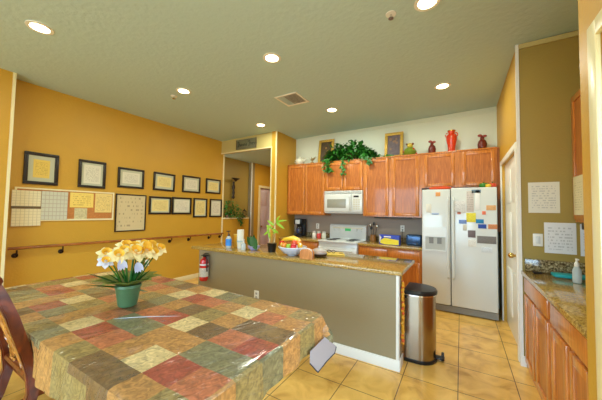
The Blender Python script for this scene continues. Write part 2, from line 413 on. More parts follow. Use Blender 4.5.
# corkboard, whiteboard sheet, calendar
t = thing('corkboard', 'long white-framed corkboard on the gold left wall above the handrail', 'corkboard', (LX, 1.63, 1.48))
CORK = mat('cork', (196, 128, 66), .8, noise=.3, nscale=60)
m = MB()
m.box(LX+.001, 1.06, 1.68, LX+.018, 2.195, 1.70); m.box(LX+.001, 1.06, 1.262, LX+.018, 2.195, 1.285); m.box(LX+.001, 1.06, 1.285, LX+.018, 1.08, 1.68); m.box(LX+.001, 2.175, 1.285, LX+.018, 2.195, 1.68)
m.build('frame', CREAM, t)
box(LX+.001, 1.08, 1.285, LX+.009, 2.175, 1.68).build('cork_panel', CORK, t)
def sheet(name, y0, y1, z0, z1, x, m_, lab, cat, group=None):
    o = box(LX+x, y0, z0, LX+x+.002, y1, z1).build(name, m_); return tag(o, lab, cat, group)
sheet('notice_sheet', 1.625, 1.912, 1.452, 1.667, .0095, paper_mat('notice_yellow', (244, 214, 110), (150, 110, 60), 1, rows=7), 'wide yellow notice pinned at top of the corkboard', 'notice', 'notices pinned to the corkboard')
sheet('notice_sheet', 1.935, 2.165, 1.38, 1.673, .0095, paper_mat('notice_cream', (238, 210, 130), (140, 110, 70), 1, rows=14, margin=.08), 'cream typed notice pinned at the right of corkboard', 'notice', 'notices pinned to the corkboard')
sheet('notice_sheet', 1.683, 1.838, 1.284, 1.442, .0095, mat('colourful_notice', (206, 196, 150), .6, noise=.5, nscale=40), 'small mottled picture card pinned under the yellow notice', 'notice', 'notices pinned to the corkboard')
sheet('planner_sheet', 1.315, 1.597, 1.276, 1.665, .019, grid_mat('planner_grid', (206, 206, 184), (160, 130, 110), 1, 7, 7), 'grey-green planner sheet with rows of writing over the corkboard', 'planner')
t = thing('wall_calendar', 'open two-page wall calendar hanging at near end of the corkboard', 'calendar', (LX+.02, 1.17, 1.2))
CAL = grid_mat('calendar_grid', (236, 224, 184), (170, 158, 120), 1, 7, 6)
box(LX+.02, 1.035, 1.456, LX+.024, 1.31, 1.66).build('upper_page', CAL, t)
box(LX+.02, 1.042, 1.2, LX+.024, 1.318, 1.424).build('lower_page', CAL, t)
box(LX+.019, 1.035, 1.424, LX+.026, 1.312, 1.456).build('binding', mat('binding_dark', (110, 90, 60), .6), t)
# handrail
t = thing('handrail', 'brown wooden handrail running along the left wall', 'handrail', (LX, 2.8, .8))
MB().tube([(-4.78, 1.02, .928), (-4.78, 2.6, .918), (-4.78, 4.5, .905)], .019, 12).build('rail', wood('rail_wood', (130, 72, 26), (176, 104, 40), (3, 1, 3), .3, .5), t)
for y in (1.10, 1.555, 2.7, 3.2, 3.62, 4.14, 4.45):
    m = MB(); m.lathe([(.032, 0), (.028, .012), (.014, .016)], (LX+.001, y, .83), 16, axis='X'); m.tube([(LX+.012, y, .83), (-4.80, y, .835), (-4.78, y, .86), (-4.78, y, .905)], .009, 8)
    m.build('bracket', mat('bronze_bracket', (52, 36, 24), .4, metal=.6), t)
def outlet(name, lab, c, ax, cat='wall outlet', holes=2):
    t = thing(name, lab, cat, c, None)
    if ax == 'Y-':
        box(-.036, -.006, -.058, .036, 0, .058, bev=.002).build('cover_plate', WHITE, t, local=True)
        for z in (-.022, .022): box(-.014, -.008, z-.012, .014, -.005, z+.012).build('socket', mat('socket_grey', (170, 168, 160), .5), t, local=True)
    else:
        box(0, -.036, -.058, .006, .036, .058, bev=.002).build('cover_plate', WHITE, t, local=True)
        for z in (-.022, .022): box(.005, -.014, z-.012, .008, .014, z+.012).build('socket', mat('socket_grey', (170, 168, 160), .5), t, local=True)
    return t
outlet('wall_outlet', 'white outlet low on the gold left wall behind the daffodils', (LX, 2.78, .48), 'X+')
# sign above hall opening
t = thing('word_sign', 'small weathered grey word plaque over the hall opening', 'sign', (-4.07, 4.44, 2.8))
SG = mat('weathered_sign', (112, 112, 88), .6, noise=.35, nscale=18)
m = MB(); m.box(-4.36, 4.415, 2.812, -3.78, 4.439, 3.03, bev=.004); m.build('board', SG, t)
m = MB()
for a in ((-4.36, 2.812, -4.35, 3.03), (-3.79, 2.812, -3.78, 3.03)): m.box(a[0], 4.411, a[1], a[2], 4.416, a[3])
m.build('edge_strip', mat('brown_edge', (96, 60, 34), .5), t)
m = MB()
def stroke(pts, w=.006): m.tube([(x, 4.413, z) for x, z in pts], w, 6)
x = -4.31
for k, n in enumerate((5, 4)):   # two words of flowing script, unreadable in the photo
    stroke([(x, 2.96), (x+.02, 2.985), (x+.045, 2.97), (x+.03, 2.9), (x+.01, 2.87), (x+.03, 2.865)]); x += .05
    pts = []
    for i in range(n*8):
        a = i/8*2*PI; pts.append((x+i*.0058+.008*math.sin(a), 2.905+.026*math.sin(a*1.0+k)))
    stroke(pts, .005); x += n*8*.0058+.035
m.build('lettering', mat('sign_letter_dark', (48, 50, 36), .6), t)

# ------------------------------------------------------------------ hall things
DK = mat('dark_bronze', (54, 40, 24), .45, metal=.4)
t = thing('wall_sconce', 'dark bronze torch-shaped wall sconce above the ledge plant in the hall', 'wall sconce', (-5.0, 5.0, 1.75))
MB().lathe([(.015, 0), (.045, .03), (.022, .08), (.036, .16), (.024, .22), (.04, .3), (.022, .38), (.03, .44)], (-4.985, 5.0, 1.74), 14).build('stem', DK, t)
MB().lathe([(.018, 0), (.05, .03), (.1, .06), (.135, .075), (.13, .085), (.05, .06)], (-4.98+.06, 5.0, 2.18), 18, sx=.5).build('bowl', DK, t)
t = thing('ledge_plant', 'bushy green trailing plant on the hall ledge behind the certificates wall', 'plant', (-4.94, 4.80, 1.263))
MB().lathe([(.045, 0), (.065, .1), (.07, .11), (.062, .11)], (-4.94, 4.8, 1.263), 16).build('pot', mat('terracotta_dark', (104, 62, 34), .7), t)
m = MB(); rr = random.Random(3)
for i in range(260):
    a = rr.uniform(-PI/2, PI/2); e = rr.uniform(-.5, 1.2); R = rr.uniform(.03, .15)
    b = Vector((-4.93+abs(R*math.cos(a))*.5, 4.86+rr.uniform(-.22, .32), 1.42+rr.uniform(-.12, .26)))
    if b.y > 4.95: b.z -= (b.y-4.95)*1.3; b.x += .03
    b.x = max(b.x, -4.82) if b.z < 1.33 else b.x
    d = Vector((abs(math.cos(a)), math.sin(a), e*.5-.2)); m.leaf(b, d, (0, 0, 1), rr.uniform(.06, .1), rr.uniform(.03, .05), .4)
m.build('foliage', LEAF, t)
t = thing('lantern', 'dark ornate figure-like lantern at the far end of the hall ledge', 'lantern', (-4.93, 5.36, 1.263))
MB().lathe([(.06, 0), (.065, .012), (.03, .03), (.02, .05)], seg=14).build('base', DK, t, local=True)
m = MB()
for k in range(4):
    a = PI/2*k+.4; m.tube([(math.cos(a)*r, math.sin(a)*r, z) for r, z in ((.02, .04), (.06, .08), (.045, .12), (.055, .16), (.01, .19))], .009, 6)
m.build('scrolled_cage', DK, t, local=True)
MB().lathe([(.05, .17), (.035, .19), (.01, .21), (.012, .225), (.003, .235)], seg=14).build('cap', DK, t, local=True)

# ------------------------------------------------------------------ kitchen cabinets
def door_panel(t, name, x0, x1, z0, z1, yf, arch=False, handle=None):
    """raised-frame door facing -y with its own recessed panel"""
    s = .052; m = MB(); y0, y1 = yf-.02, yf-.0005
    m.box(x0, y0, z0, x0+s, y1, z1, bev=.004); m.box(x1-s, y0, z0, x1, y1, z1, bev=.004)
    m.box(x0+s, y0, z0, x1-s, y1, z0+s, bev=.004); m.box(x0+s, y0, z1-s, x1-s, y1, z1, bev=.004)
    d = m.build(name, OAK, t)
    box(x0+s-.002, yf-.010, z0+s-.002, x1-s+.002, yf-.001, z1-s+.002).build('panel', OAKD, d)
    return d
def uppercab(lab, x0, x1, z0, z1, doors, yf=4.87, yb=BY-.009):
    t = thing('wall_cabinet', lab, 'wall cabinet', ((x0+x1)/2, yf, z0), 'oak wall cabinets')
    m = MB(); m.box(x0+.0005, yf, z0, x1-.0005, yb, z1); m.box(x0+.0005, yf-.012, z1-.022, x1-.0005, yf, z1+.0, bev=.003); m.build('carcass', OAK, t)
    for a, b in doors: door_panel(t, 'door', a, b, z0+.02, z1-.035, yf)
    return t
uppercab('tall two-door oak wall cabinet above the coffee maker', -3.245, -2.345, 1.38, 2.455, [(-3.225, -2.815), (-2.80, -2.36)])
uppercab('short two-door oak cabinet above the microwave', -2.345, -1.555, 1.865, 2.455, [(-2.33, -1.965), (-1.95, -1.57)])
uppercab('single-door oak wall cabinet beside the microwave', -1.555, -1.06, 1.38, 2.455, [(-1.53, -1.095)])
uppercab('single-door oak wall cabinet next to the fridge above the toaster', -1.06, -.56, 1.38, 2.455, [(-1.03, -.60)])
uppercab('wide two-door oak cabinet above the fridge', -.56, .465, 1.87, 2.455, [(-.52, -.08), (.02, .44)])
t = tag(box(.4655, 4.90, 1.2, .4985, BY-.01, 2.455).build('cabinet_filler', OAKD), 'narrow oak filler strip between over-fridge cabinet and gold wall', 'cabinet filler')
# base cabinets back
def basecab(lab, x0, x1, doors, yf=4.62):
    t = thing('base_cabinet', lab, 'base cabinet', ((x0+x1)/2, yf, 0), 'oak base cabinets')
    m = MB(); m.box(x0, yf, .1, x1, BY-.01, .868); m.box(x0, yf+.06, 0, x1, BY-.01, .1); m.build('carcass', OAK, t)
    for a, b in doors:
        m = MB().box(a, yf-.02, .70, b, yf-.001, .845, bev=.005); m.build('drawer', OAK, t)
        door_panel(t, 'door', a, b, .12, .67, yf)
basecab('oak base cabinet under the coffee maker', -3.245, -2.345, [(-3.22, -2.81), (-2.79, -2.37)])
basecab('oak base cabinet under the yellow box and toaster', -1.555, -.53, [(-1.53, -1.06), (-1.03, -.56)])
def slab(name, x0, y0, x1, y1, lab, m_, z0=.87, z1=.91):
    return tag(box(x0, y0, z0, x1, y1, z1, bev=.008, seg=3).build(name, m_), lab, 'countertop')
slab('countertop', -3.245, 4.585, -2.345, BY-.01, 'granite countertop under the coffee maker against the back wall', GRANITE)
slab('countertop', -1.555, 4.585, -.525, BY-.01, 'granite countertop between the stove and the fridge', GRANITE)
t = tag(box(-3.245, BY-.03, .911, -2.345, BY-.0095, 1.0).build('granite_upstand', GRANITED), 'speckled granite upstand behind the coffee maker', 'upstand')
t = tag(box(-1.555, BY-.03, .911, -.53, BY-.0095, 1.0).build('granite_upstand', GRANITED), 'speckled granite upstand behind the toaster and yellow box', 'upstand')
tag(box(-1.36, 4.90, 1.352, -.72, 4.96, 1.379, bev=.004).build('under_cabinet_light', mat('dark_lamp_bar', (70, 66, 58), .4)), 'slim dark light bar under the cabinet above the toaster', 'light bar')
# stove
t = thing('stove', 'white freestanding electric stove below the microwave', 'stove', (-1.95, 4.85, 0))
box(-2.33, 4.60, .02, -1.57, BY-.02, .89, bev=.006).build('body', APPL, t)
box(-2.335, 4.565, .89, -1.565, BY-.02, .918, bev=.008).build('cooktop', APPL, t)
for bx_, by_, r in ((-2.14, 4.76, .1), (-1.76, 4.76, .08), (-2.14, 5.0, .08), (-1.76, 5.0, .1)):
    m = MB()
    for q in (1, .72, .44): m.lathe([(r*q, .918), (r*q, .924), (r*q-.012, .924), (r*q-.012, .918)], (bx_, by_, 0), 24, cap=False)
    m.build('burner', DARK, t)
m = MB(); m.poly([(-2.33, 5.10, .918), (-2.33, 5.178, .918), (-2.33, 5.178, 1.20), (-2.33, 5.14, 1.20), (-2.33, 5.11, 1.17)], .76, (1, 0, 0)); bg = m.build('control_panel', APPL, t)
m = MB(); m.box(-2.27, 5.108, 1.05, -1.63, 5.118, 1.15, bev=.003); m.build('panel_inset', mat('panel_beige', (214, 208, 184), .4), bg)
box(-2.0, 5.104, 1.075, -1.88, 5.11, 1.125).build('display', mat('green_display', (60, 110, 70), .3, emis=(60, 200, 110), es=.5), bg)
for kx in (-2.23, -2.14, -1.76, -1.67): MB().lathe([(.024, 0), (.02, -.022)], (kx, 5.108, 1.1), 16, axis='Y').build('knob', APPL, bg)
od = box(-2.32, 4.572, .2, -1.58, 4.6, .80, bev=.006).build('oven_door', APPL, t)
box(-2.2, 4.569, .34, -1.7, 4.573, .62).build('window', DARK, od)
m = MB(); m.tube([(-2.26, 4.53, .755), (-1.64, 4.53, .755)], .012, 10); m.box(-2.25, 4.53, .745, -2.23, 4.575, .765); m.box(-1.67, 4.53, .745, -1.65, 4.575, .765); m.build('handle', APPL, od)
box(-2.32, 4.575, .03, -1.58, 4.6, .18, bev=.006).build('storage_drawer', APPL, t)
# microwave
t = thing('microwave', 'white over-the-range microwave under the short cabinet', 'microwave', (-1.95, 4.85, 1.42))
box(-2.34, 4.86, 1.425, -1.56, BY-.02, 1.863, bev=.01).build('body', APPL, t)
dm = box(-2.335, 4.825, 1.455, -1.775, 4.86, 1.80, bev=.012).build('door', APPL, t)
box(-2.27, 4.821, 1.53, -1.88, 4.827, 1.70, bev=.002).build('window', mat('microwave_window', (150, 150, 138), .25), dm)
MB().tube([(-1.80, 4.81, 1.49), (-1.80, 4.795, 1.52), (-1.80, 4.795, 1.73), (-1.80, 4.81, 1.76)], .011, 8).build('handle', APPL, dm)
cp = box(-1.77, 4.828, 1.455, -1.565, 4.86, 1.80, bev=.006).build('control_panel', APPL, t)
box(-1.73, 4.824, 1.73, -1.63, 4.829, 1.762).build('display', DARK, cp)
m = MB()
for i in range(3):
    for j in range(5): m.box(-1.735+i*.048, 4.825, 1.50+j*.042, -1.70+i*.048, 4.829, 1.528+j*.042)
m.build('buttons', mat('button_grey', (196, 194, 178), .5), cp)
m = MB(); m.box(-2.335, 4.835, 1.805, -1.565, 4.86, 1.855); 
for i in range(4): m.box(-2.32, 4.828, 1.81+i*.012, -1.58, 4.838, 1.815+i*.012)
m.build('vent_grille', APPL, t)
box(-2.3, 4.87, 1.412, -1.6, 5.1, 1.425).build('underside', APPLG, t)

# fridge
FY = 4.554
t = thing('refrigerator', 'white side-by-side refrigerator covered with papers and magnets', 'refrigerator', (-.045, 4.9, 0))
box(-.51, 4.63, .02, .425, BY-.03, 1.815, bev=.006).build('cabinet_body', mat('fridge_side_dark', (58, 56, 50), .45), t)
dl = box(-.52, FY, .11, -.135, 4.625, 1.82, bev=.014, seg=3).build('freezer_door', APPL, t)
dr = box(-.125, FY, .11, .43, 4.625, 1.835, bev=.014, seg=3).build('fridge_door', APPL, t)
for x, p in ((-.165, dl), (-.095, dr)):
    m = MB(); m.tube([(x, FY-.004, .5), (x, FY-.04, .53), (x, FY-.045, 1.0), (x, FY-.04, 1.66), (x, FY-.004, 1.69)], .014, 10); m.build('handle', APPL, p)
dp = MB(); 
for a in ((-.485, .885, -.47, 1.245), (-.2, .885, -.185, 1.245), (-.47, 1.10, -.2, 1.245), (-.47, .885, -.2, .905)): dp.box(a[0], FY-.012, a[1], a[2], FY+.002, a[3])
dp = dp.build('dispenser_surround', APPL, dl)
box(-.47, FY-.003, .905, -.2, FY+.0, 1.10).build('dispenser_recess', mat('recess_grey', (178, 180, 172), .4), dl)
m = MB(); m.box(-.42, FY-.012, 1.0, -.36, FY-.002, 1.09); m.box(-.31, FY-.012, 1.0, -.25, FY-.002, 1.09); m.build('dispenser_lever', APPLG, dl)
m = MB(); m.box(-.52, FY+.02, .015, .43, 4.63, .1)
for i in range(4): m.box(-.50, FY+.012, .025+i*.018, .41, FY+.022, .033+i*.018)
m.build('kick_grille', mat('grille_grey', (150, 148, 140), .4), t)
def stick(name, px, cat, x0, x1, z0, z1, rgb, lab, k=0):
    mm = mat('sheet_%d_%d_%d' % rgb, rgb, .5) if k == 0 else paper_mat('printed_%d_%d_%d' % rgb, rgb, tuple(int(c*.6) for c in rgb), 0, rows=9, margin=.06)
    o = box(x0, FY-.0035-k*.0, z0, x1, FY-.0005, z1, bev=.0008).build(name, mm)
    return tag(o, lab, cat, 'papers and magnets on the fridge')
fz = lambda y: 1.835-(y-187)*.0146   # photo row to height on the door
fx = lambda x: -.125+(x-451)*.01228
F = [
 ('note_sheet', 453, 466, 200, 212, (226, 226, 226), 'white note with dark print under the fridge freezer seam, beside the handle', 1),
 ('note_sheet', 467, 474, 190.5, 211, (206, 196, 190), 'pinkish-grey printed sheet high in the middle of the fridge door', 1),
 ('note_sheet', 475.5, 480, 190, 209, (240, 240, 238), 'narrow white paper strip high on the fridge door', 0),
 ('fridge_magnet', 472, 481, 189.2, 192.6, (120, 140, 156), 'grey-blue bar magnet at the top edge of fridge door', 0),
 ('photo_card', 486, 495, 204.5, 209.2, (222, 170, 116), 'orange-tan card near the outer edge of fridge door', 1),
 ('fridge_magnet', 482, 485.5, 210.2, 213.5, (232, 120, 86), 'small coral magnet above the teal magnet', 0),
 ('fridge_magnet', 457.5, 461, 211, 213.5, (214, 130, 110), 'tiny dull red magnet above the pale blue magnet', 0),
 ('sticky_note', 466.5, 476, 212, 221, (236, 222, 70), 'bright yellow sticky note on the fridge door', 1),
 ('fridge_magnet', 475.8, 483.5, 218, 222, (24, 130, 186), 'teal blue magnet touching the yellow sticky note', 1),
 ('fridge_magnet', 459, 467, 219, 222.8, (120, 150, 214), 'pale blue magnet left of the yellow sticky note', 1),
 ('fridge_magnet', 478, 486, 222.8, 226.8, (38, 76, 168), 'dark blue magnet under the teal one', 1),
 ('fridge_magnet', 487.5, 496, 222.5, 227, (206, 132, 84), 'burnt orange magnet at the outer edge of fridge door', 1),
 ('photo_card', 468, 475.5, 229, 236, (110, 96, 98), 'small dark photo card low among the magnets', 0),
 ('photo_card', 477, 495, 234, 241, (122, 116, 112), 'wide dark grey photo strip, lowest dark card on fridge', 1),
 ('note_sheet', 463, 467, 223.5, 229.5, (210, 206, 190), 'small outlined pale slip under the pale blue magnet', 0),
 ('note_sheet', 468, 476, 238, 245, (230, 228, 220), 'small white slip under the small dark photo card', 1),
 ('note_sheet', 481, 491, 244.5, 249.5, (216, 222, 226), 'white and blue label, lowest item on the fridge door', 1)]
for nm, a, b, c, d_, rgb, lb, k in F:
    stick(nm, 0, {'note_sheet': 'note', 'fridge_magnet': 'magnet', 'photo_card': 'card', 'sticky_note': 'sticky note'}[nm], fx(a), fx(b), fz(d_), fz(c), rgb, lb, k)
stick('fridge_magnet', 0, 'magnet', -.33, -.265, 1.715, 1.775, (230, 160, 90), 'orange square magnet high on the freezer door')
stick('note_sheet', 0, 'note', -.385, -.285, 1.435, 1.46, (170, 190, 226), 'small blue and white label in the middle of freezer door', 1)
stick('note_sheet', 0, 'note', -.46, -.39, 1.47, 1.6, (226, 224, 212), 'plain off-white sheet on the upper freezer door', 0)
# on top of the fridge
m = MB(); m.lathe([(.1, 0), (.15, .012), (.15, .03), (.09, .045), (.0, .05)], (-.27, 4.66, 1.822), 24, sx=1.05, sy=.55)
tag(m.build('oven_mitt', mat('orange_red_cloth', (230, 84, 40), .7)), 'flat orange-red cloth mitt on top of the freezer side', 'oven mitt')
def pepper(x, y, z, s, rgb, lab, cat='vegetable'):
    t = thing('toy_pepper', lab, cat, (x, y, z), 'bright peppers on the fridge top')
    m = MB(); n = 24
    rings = []
    for r, h in ((.02, .004), (.045, .0), (.058, .02), (.06, .05), (.05, .075), (.02, .08)):
        rings.append([m.bm.verts.new((s*r*(1+.08*math.cos(4*2*PI*i/n))*math.cos(2*PI*i/n), s*r*(1+.08*math.cos(4*2*PI*i/n))*math.sin(2*PI*i/n), s*h)) for i in range(n)])
    for a, b in zip(rings, rings[1:]):
        for i in range(n): m.bm.faces.new((a[i], a[(i+1) % n], b[(i+1) % n], b[i]))
    m.bm.faces.new(rings[0][::-1]); m.bm.faces.new(rings[-1])
    m.build('body', mat('pepper_%d' % rgb[0], rgb, .3, coat=.4), t, local=True)
    MB().tube([(0, 0, s*.075), (.004, 0, s*.1), (.012, 0, s*.11)], .006, 6).build('stem', LEAFD, t, local=True)
pepper(.285, 4.68, 1.836, .85, (50, 130, 40), 'green pepper on the fridge top')
pepper(.335, 4.595, 1.836, .55, (240, 200, 50), 'small yellow pepper on the fridge top edge')
pepper(.388, 4.69, 1.836, .8, (226, 74, 36), 'orange-red pepper at the outer corner of fridge top')

# ------------------------------------------------------------------ back counter things
CT = .911
t = thing('coffee_maker', 'black drip coffee maker on the back counter corner', 'coffee maker', (-3.0, 5.0, CT))
m = MB(); m.box(-3.10, 4.92, CT, -2.91, 5.14, CT+.04, bev=.006); m.box(-3.10, 5.05, CT+.04, -2.91, 5.14, CT+.26, bev=.006); m.box(-3.10, 4.92, CT+.26, -2.91, 5.14, CT+.38, bev=.012); m.build('body', DARK, t)
box(-3.06, 4.914, CT+.27, -2.95, 4.921, CT+.36, bev=.002).build('control_plate', mat('pale_silver', (190, 194, 196), .3), t)
MB().lathe([(.055, 0), (.07, .04), (.066, .12), (.05, .17)], (-3.0, 4.985, CT+.042), 20).build('carafe', mat('dark_glass', (26, 30, 40), .08, coat=.6), t)
box(-3.02, 4.905, CT+.08, -2.98, 4.92, CT+.17).build('carafe_handle', mat('navy_plastic', (40, 60, 100), .4), t)
outlet('wall_outlet', 'white outlet on the backsplash beside the coffee maker', (-2.66, BY-.009, 1.14), 'Y-')
t = outlet('wall_outlet', 'white outlet with black plug on the backsplash above the toaster cord', (-.92, BY-.009, 1.17), 'Y-')
tag(MB().tube([(-.92, 5.178, 1.15), (-.92, 5.165, 1.13), (-.92, 5.155, 1.0), (-.915, 5.12, .93), (-.86, 5.10, .9165), (-.75, 5.05, .9165)], .0045, 6).build('power_cord', DARK), 'black toaster cord hanging from the backsplash outlet', 'cord')
def jar(x, y, rgb, lab):
    t = thing('spice_jar', lab, 'jar', (x, y, CT), 'jars on the counter left of the stove')
    MB().lathe([(.04, 0), (.045, .02), (.045, .09), (.035, .105)], seg=18).build('jar_body', mat('jar_%d' % rgb[1], rgb, .2, coat=.3), t, local=True)
    MB().lathe([(.038, .105), (.038, .135), (.02, .14)], seg=18).build('lid', mat('jar_lid', (210, 206, 196), .3, metal=.3), t, local=True)
jar(-2.60, 4.93, (232, 228, 214), 'white jar nearest the coffee maker on back counter')
jar(-2.49, 4.92, (206, 70, 66), 'red jar between two white ones on back counter')
jar(-2.385, 4.93, (224, 222, 206), 'white jar closest to the stove on back counter')
t = thing('utensil_crock', 'brown crock of cooking utensils beside the stove backguard', 'utensil crock', (-1.42, 5.05, CT))
MB().lathe([(.05, 0), (.058, .05), (.05, .12), (.054, .13)], (0, 0, 0), 20).build('crock', mat('amber_crock', (150, 100, 44), .3, coat=.4), t, local=True)
for dx, dy, h, k in ((-.06, .0, .33, 0), (.01, .02, .36, 1), (.07, -.01, .31, 0), (-.02, -.03, .28, 1)):
    m = MB(); m.tube([(dx*.3, dy*.3, .03), (dx, dy, h-.05)], .005, 6); m.ball((dx, dy, h-.03), .022, 1, .3, 1.5, 10); m.build('utensil', (STEEL, DARK)[k], t, local=True)
t = thing('storage_bag_box', 'long blue and yellow box of food bags on the back counter', 'box', (-1.04, 4.72, CT))
box(-.17, -.04, 0, .17, .04, .165, bev=.002).build('carton', mat('royal_blue_card', (50, 72, 176), .5), t, local=True)
m = MB(); m.poly([(-.15, -.0405, .02), (-.15, -.0405, .07), (-.08, -.0405, .115), (.16, -.0405, .09), (.16, -.0405, .01), (-.08, -.0405, .005)], .002, (0, -1, 0)); m.build('yellow_panel', mat('yellow_card', (240, 220, 60), .5), t, local=True)
m = MB(); m.poly([(-.165, -.041, .03), (-.165, -.041, .155), (-.13, -.041, .12), (-.155, -.041, .06)], .002, (0, -1, 0)); m.box(-.09, -.0425, .125, .03, -.0405, .145); m.build('white_flash', mat('white_card', (232, 232, 232), .5), t, local=True)
t.rotation_euler.z = -.12
t = thing('toaster', 'dark blue two-slice toaster beside the fridge', 'toaster', (-.665, 4.84, CT))
box(-.125, -.09, .008, .12, .09, .185, bev=.03, seg=4).build('body', mat('blue_grey_toaster', (52, 78, 110), .25, metal=.5), t, local=True)
m = MB(); m.box(-.09, -.045, .184, .085, -.02, .187); m.box(-.09, .02, .184, .085, .045, .187); m.build('slots', DARK, t, local=True)
m = MB(); m.box(-.05, -.1, .11, -.02, -.088, .125); m.cyl((.05, -.1, .05), .015, .012, 'Y'); m.build('lever', DARK, t, local=True)
box(-.115, -.08, 0, .11, .08, .009).build('base', DARK, t, local=True)

# ------------------------------------------------------------------ decor above the cabinets (cabinet tops at 2.455)
TZ = 2.456
t = thing('teapot', 'white floral teapot on the cabinet top at the corner', 'teapot', (-3.0, 4.97, TZ))
PORC = mat('white_porcelain', (226, 226, 206), .2, coat=.5, noise=.12, nscale=25)
MB().lathe([(.05, 0), (.085, .03), (.1, .08), (.085, .13), (.05, .15)], seg=24).build('body', PORC, t, local=True)
MB().lathe([(.05, .15), (.035, .17), (.01, .18), (.014, .195), (.004, .2)], seg=16).build('lid', PORC, t, local=True)
MB().tube([(.08, 0, .06), (.12, 0, .09), (.15, 0, .14)], [.02, .014, .01], 10).build('spout', PORC, t, local=True)
MB().tube([(-.085, 0, .12), (-.13, 0, .11), (-.135, 0, .07), (-.09, 0, .045)], .008, 8).build('handle', PORC, t, local=True)
t = thing('dried_flowers', 'small dried floral sprig beside the white teapot', 'dried flowers', (-2.70, 4.97, TZ))
MB().lathe([(.03, 0), (.035, .04), (.02, .05)], seg=14).build('holder', mat('tan_holder', (170, 140, 90), .6), t, local=True)
m = MB(); rr = random.Random(5)
for i in range(26):
    a = rr.uniform(0, 2*PI); m.leaf((0, 0, .05), (math.cos(a)*.6, math.sin(a)*.5, rr.uniform(.6, 1.2)), (0, 0, 1), rr.uniform(.07, .16), .02, .3)
m.build('sprigs', mat('dried_tan', (156, 142, 92), .7), t, local=True)
def gilt(x0, x1, z1, lab, cols, lean=.12):
    w = (x1-x0)/2; h = (z1-TZ)
    t = thing('gilt_picture', lab, 'framed picture', ((x0+x1)/2, 5.08, TZ), 'gilt pictures on the cabinet tops'); t.rotation_euler.x = -lean
    b = .055; m = MB()
    for a in ((-w, 0, w, b), (-w, h-b, w, h), (-w, b, -w+b, h-b), (w-b, b, w, h-b)): m.box(a[0], -.02, a[1], a[2], .012, a[3], bev=.008)
    m.build('frame', GOLDF, t, local=True)
    box(-w+b, -.006, b, w-b, .006, h-b).build('canvas', cols[0], t, local=True)
    m = MB(); rr = random.Random(int(w*1000))
    for i in range(6): m.ball((rr.uniform(-w+.1, w-.1), -.007, rr.uniform(.12, h-.12)), rr.uniform(.02, .035), 1, .06, 1, 10)
    m.build('painted_blooms', cols[1], t, local=True)
PAINT = mat('dark_still_life', (110, 84, 56), .5, noise=.8, nscale=25)
gilt(-2.62, -2.27, 2.985, 'gilt-framed painting left of the ivy on cabinet top', (mat('brown_still_life', (80, 66, 44), .5, noise=.7, nscale=20), mat('bloom_gold', (150, 116, 60), .5)))
gilt(-1.225, -.895, 2.95, 'gilt-framed dark floral painting on the cabinet top by the green figurine', (mat('grey_violet_still_life', (104, 92, 98), .5, noise=.7, nscale=20), mat('bloom_rose', (140, 110, 90), .5)))
# ivy
t = thing('ivy_arrangement', 'large bushy green ivy arrangement trailing over cabinets above the microwave', 'ivy', (-1.88, 5.0, TZ))
m = MB(); m.lathe([(.12, 0), (.16, .08), (.17, .12), (.15, .12)], (-1.85, 5.02, TZ), 20, sx=1.4, sy=.8); m.build('basket', mat('wicker', (110, 74, 36), .7, noise=.4, nscale=50), t)
m = MB(); rr = random.Random(11)
for i in range(1000):
    u = rr.uniform(-1, 1); a = rr.uniform(0, PI)
    ex = u*.50; hmax = .10+.30*math.sqrt(max(0, 1-abs(u)**2.2))
    if u > .6: hmax *= .75
    rad = rr.uniform(.55, 1)
    c = Vector((-1.86+ex, 5.0-abs(math.sin(a))*rr.uniform(.3, 1)*.2+.03, TZ-.01+hmax*rad*rr.uniform(.1, 1)))
    d = Vector((u*.8+rr.uniform(-.6, .6), -rr.uniform(.2, 1), rr.uniform(-.7, .7)))
    m.leaf(c, d, (0, 0, 1), rr.uniform(.065, .105), rr.uniform(.048, .07), .35)
m.build('foliage', LEAF, t)
def trail(pts, n, seed, nm='trailing_vine', w=.05):
    rr = random.Random(seed); m = MB(); m.tube(pts, .004, 5)
    P = [Vector(p) for p in pts]
    for i in range(n):
        s = rr.uniform(0, len(P)-1.001); k = int(s); p = P[k].lerp(P[k+1], s-k)
        m.leaf(p+Vector((rr.uniform(-w, w), -rr.uniform(0, .03), rr.uniform(-.02, .02))), (rr.uniform(-1, 1), -.6, rr.uniform(-1, .1)), (0, -1, .3), rr.uniform(.05, .08), rr.uniform(.035, .05), .3)
    m.build(nm, LEAF, t)
trail([(-2.2, 4.93, 2.56), (-2.3, 4.83, 2.50), (-2.28, 4.825, 2.40), (-2.25, 4.83, 2.30), (-2.23, 4.83, 2.26)], 70, 1, w=.08)
trail([(-1.95, 4.93, 2.56), (-1.95, 4.82, 2.48), (-1.94, 4.82, 2.30), (-1.94, 4.83, 2.18)], 26, 2, w=.025)
trail([(-1.6, 4.93, 2.56), (-1.5, 4.82, 2.48), (-1.44, 4.82, 2.40), (-1.42, 4.83, 2.36)], 26, 3, w=.035)
trail([(-1.5, 5.0, 2.56), (-1.35, 4.93, 2.50), (-1.2, 4.93, 2.485), (-1.05, 4.92, 2.48)], 30, 4, w=.03)
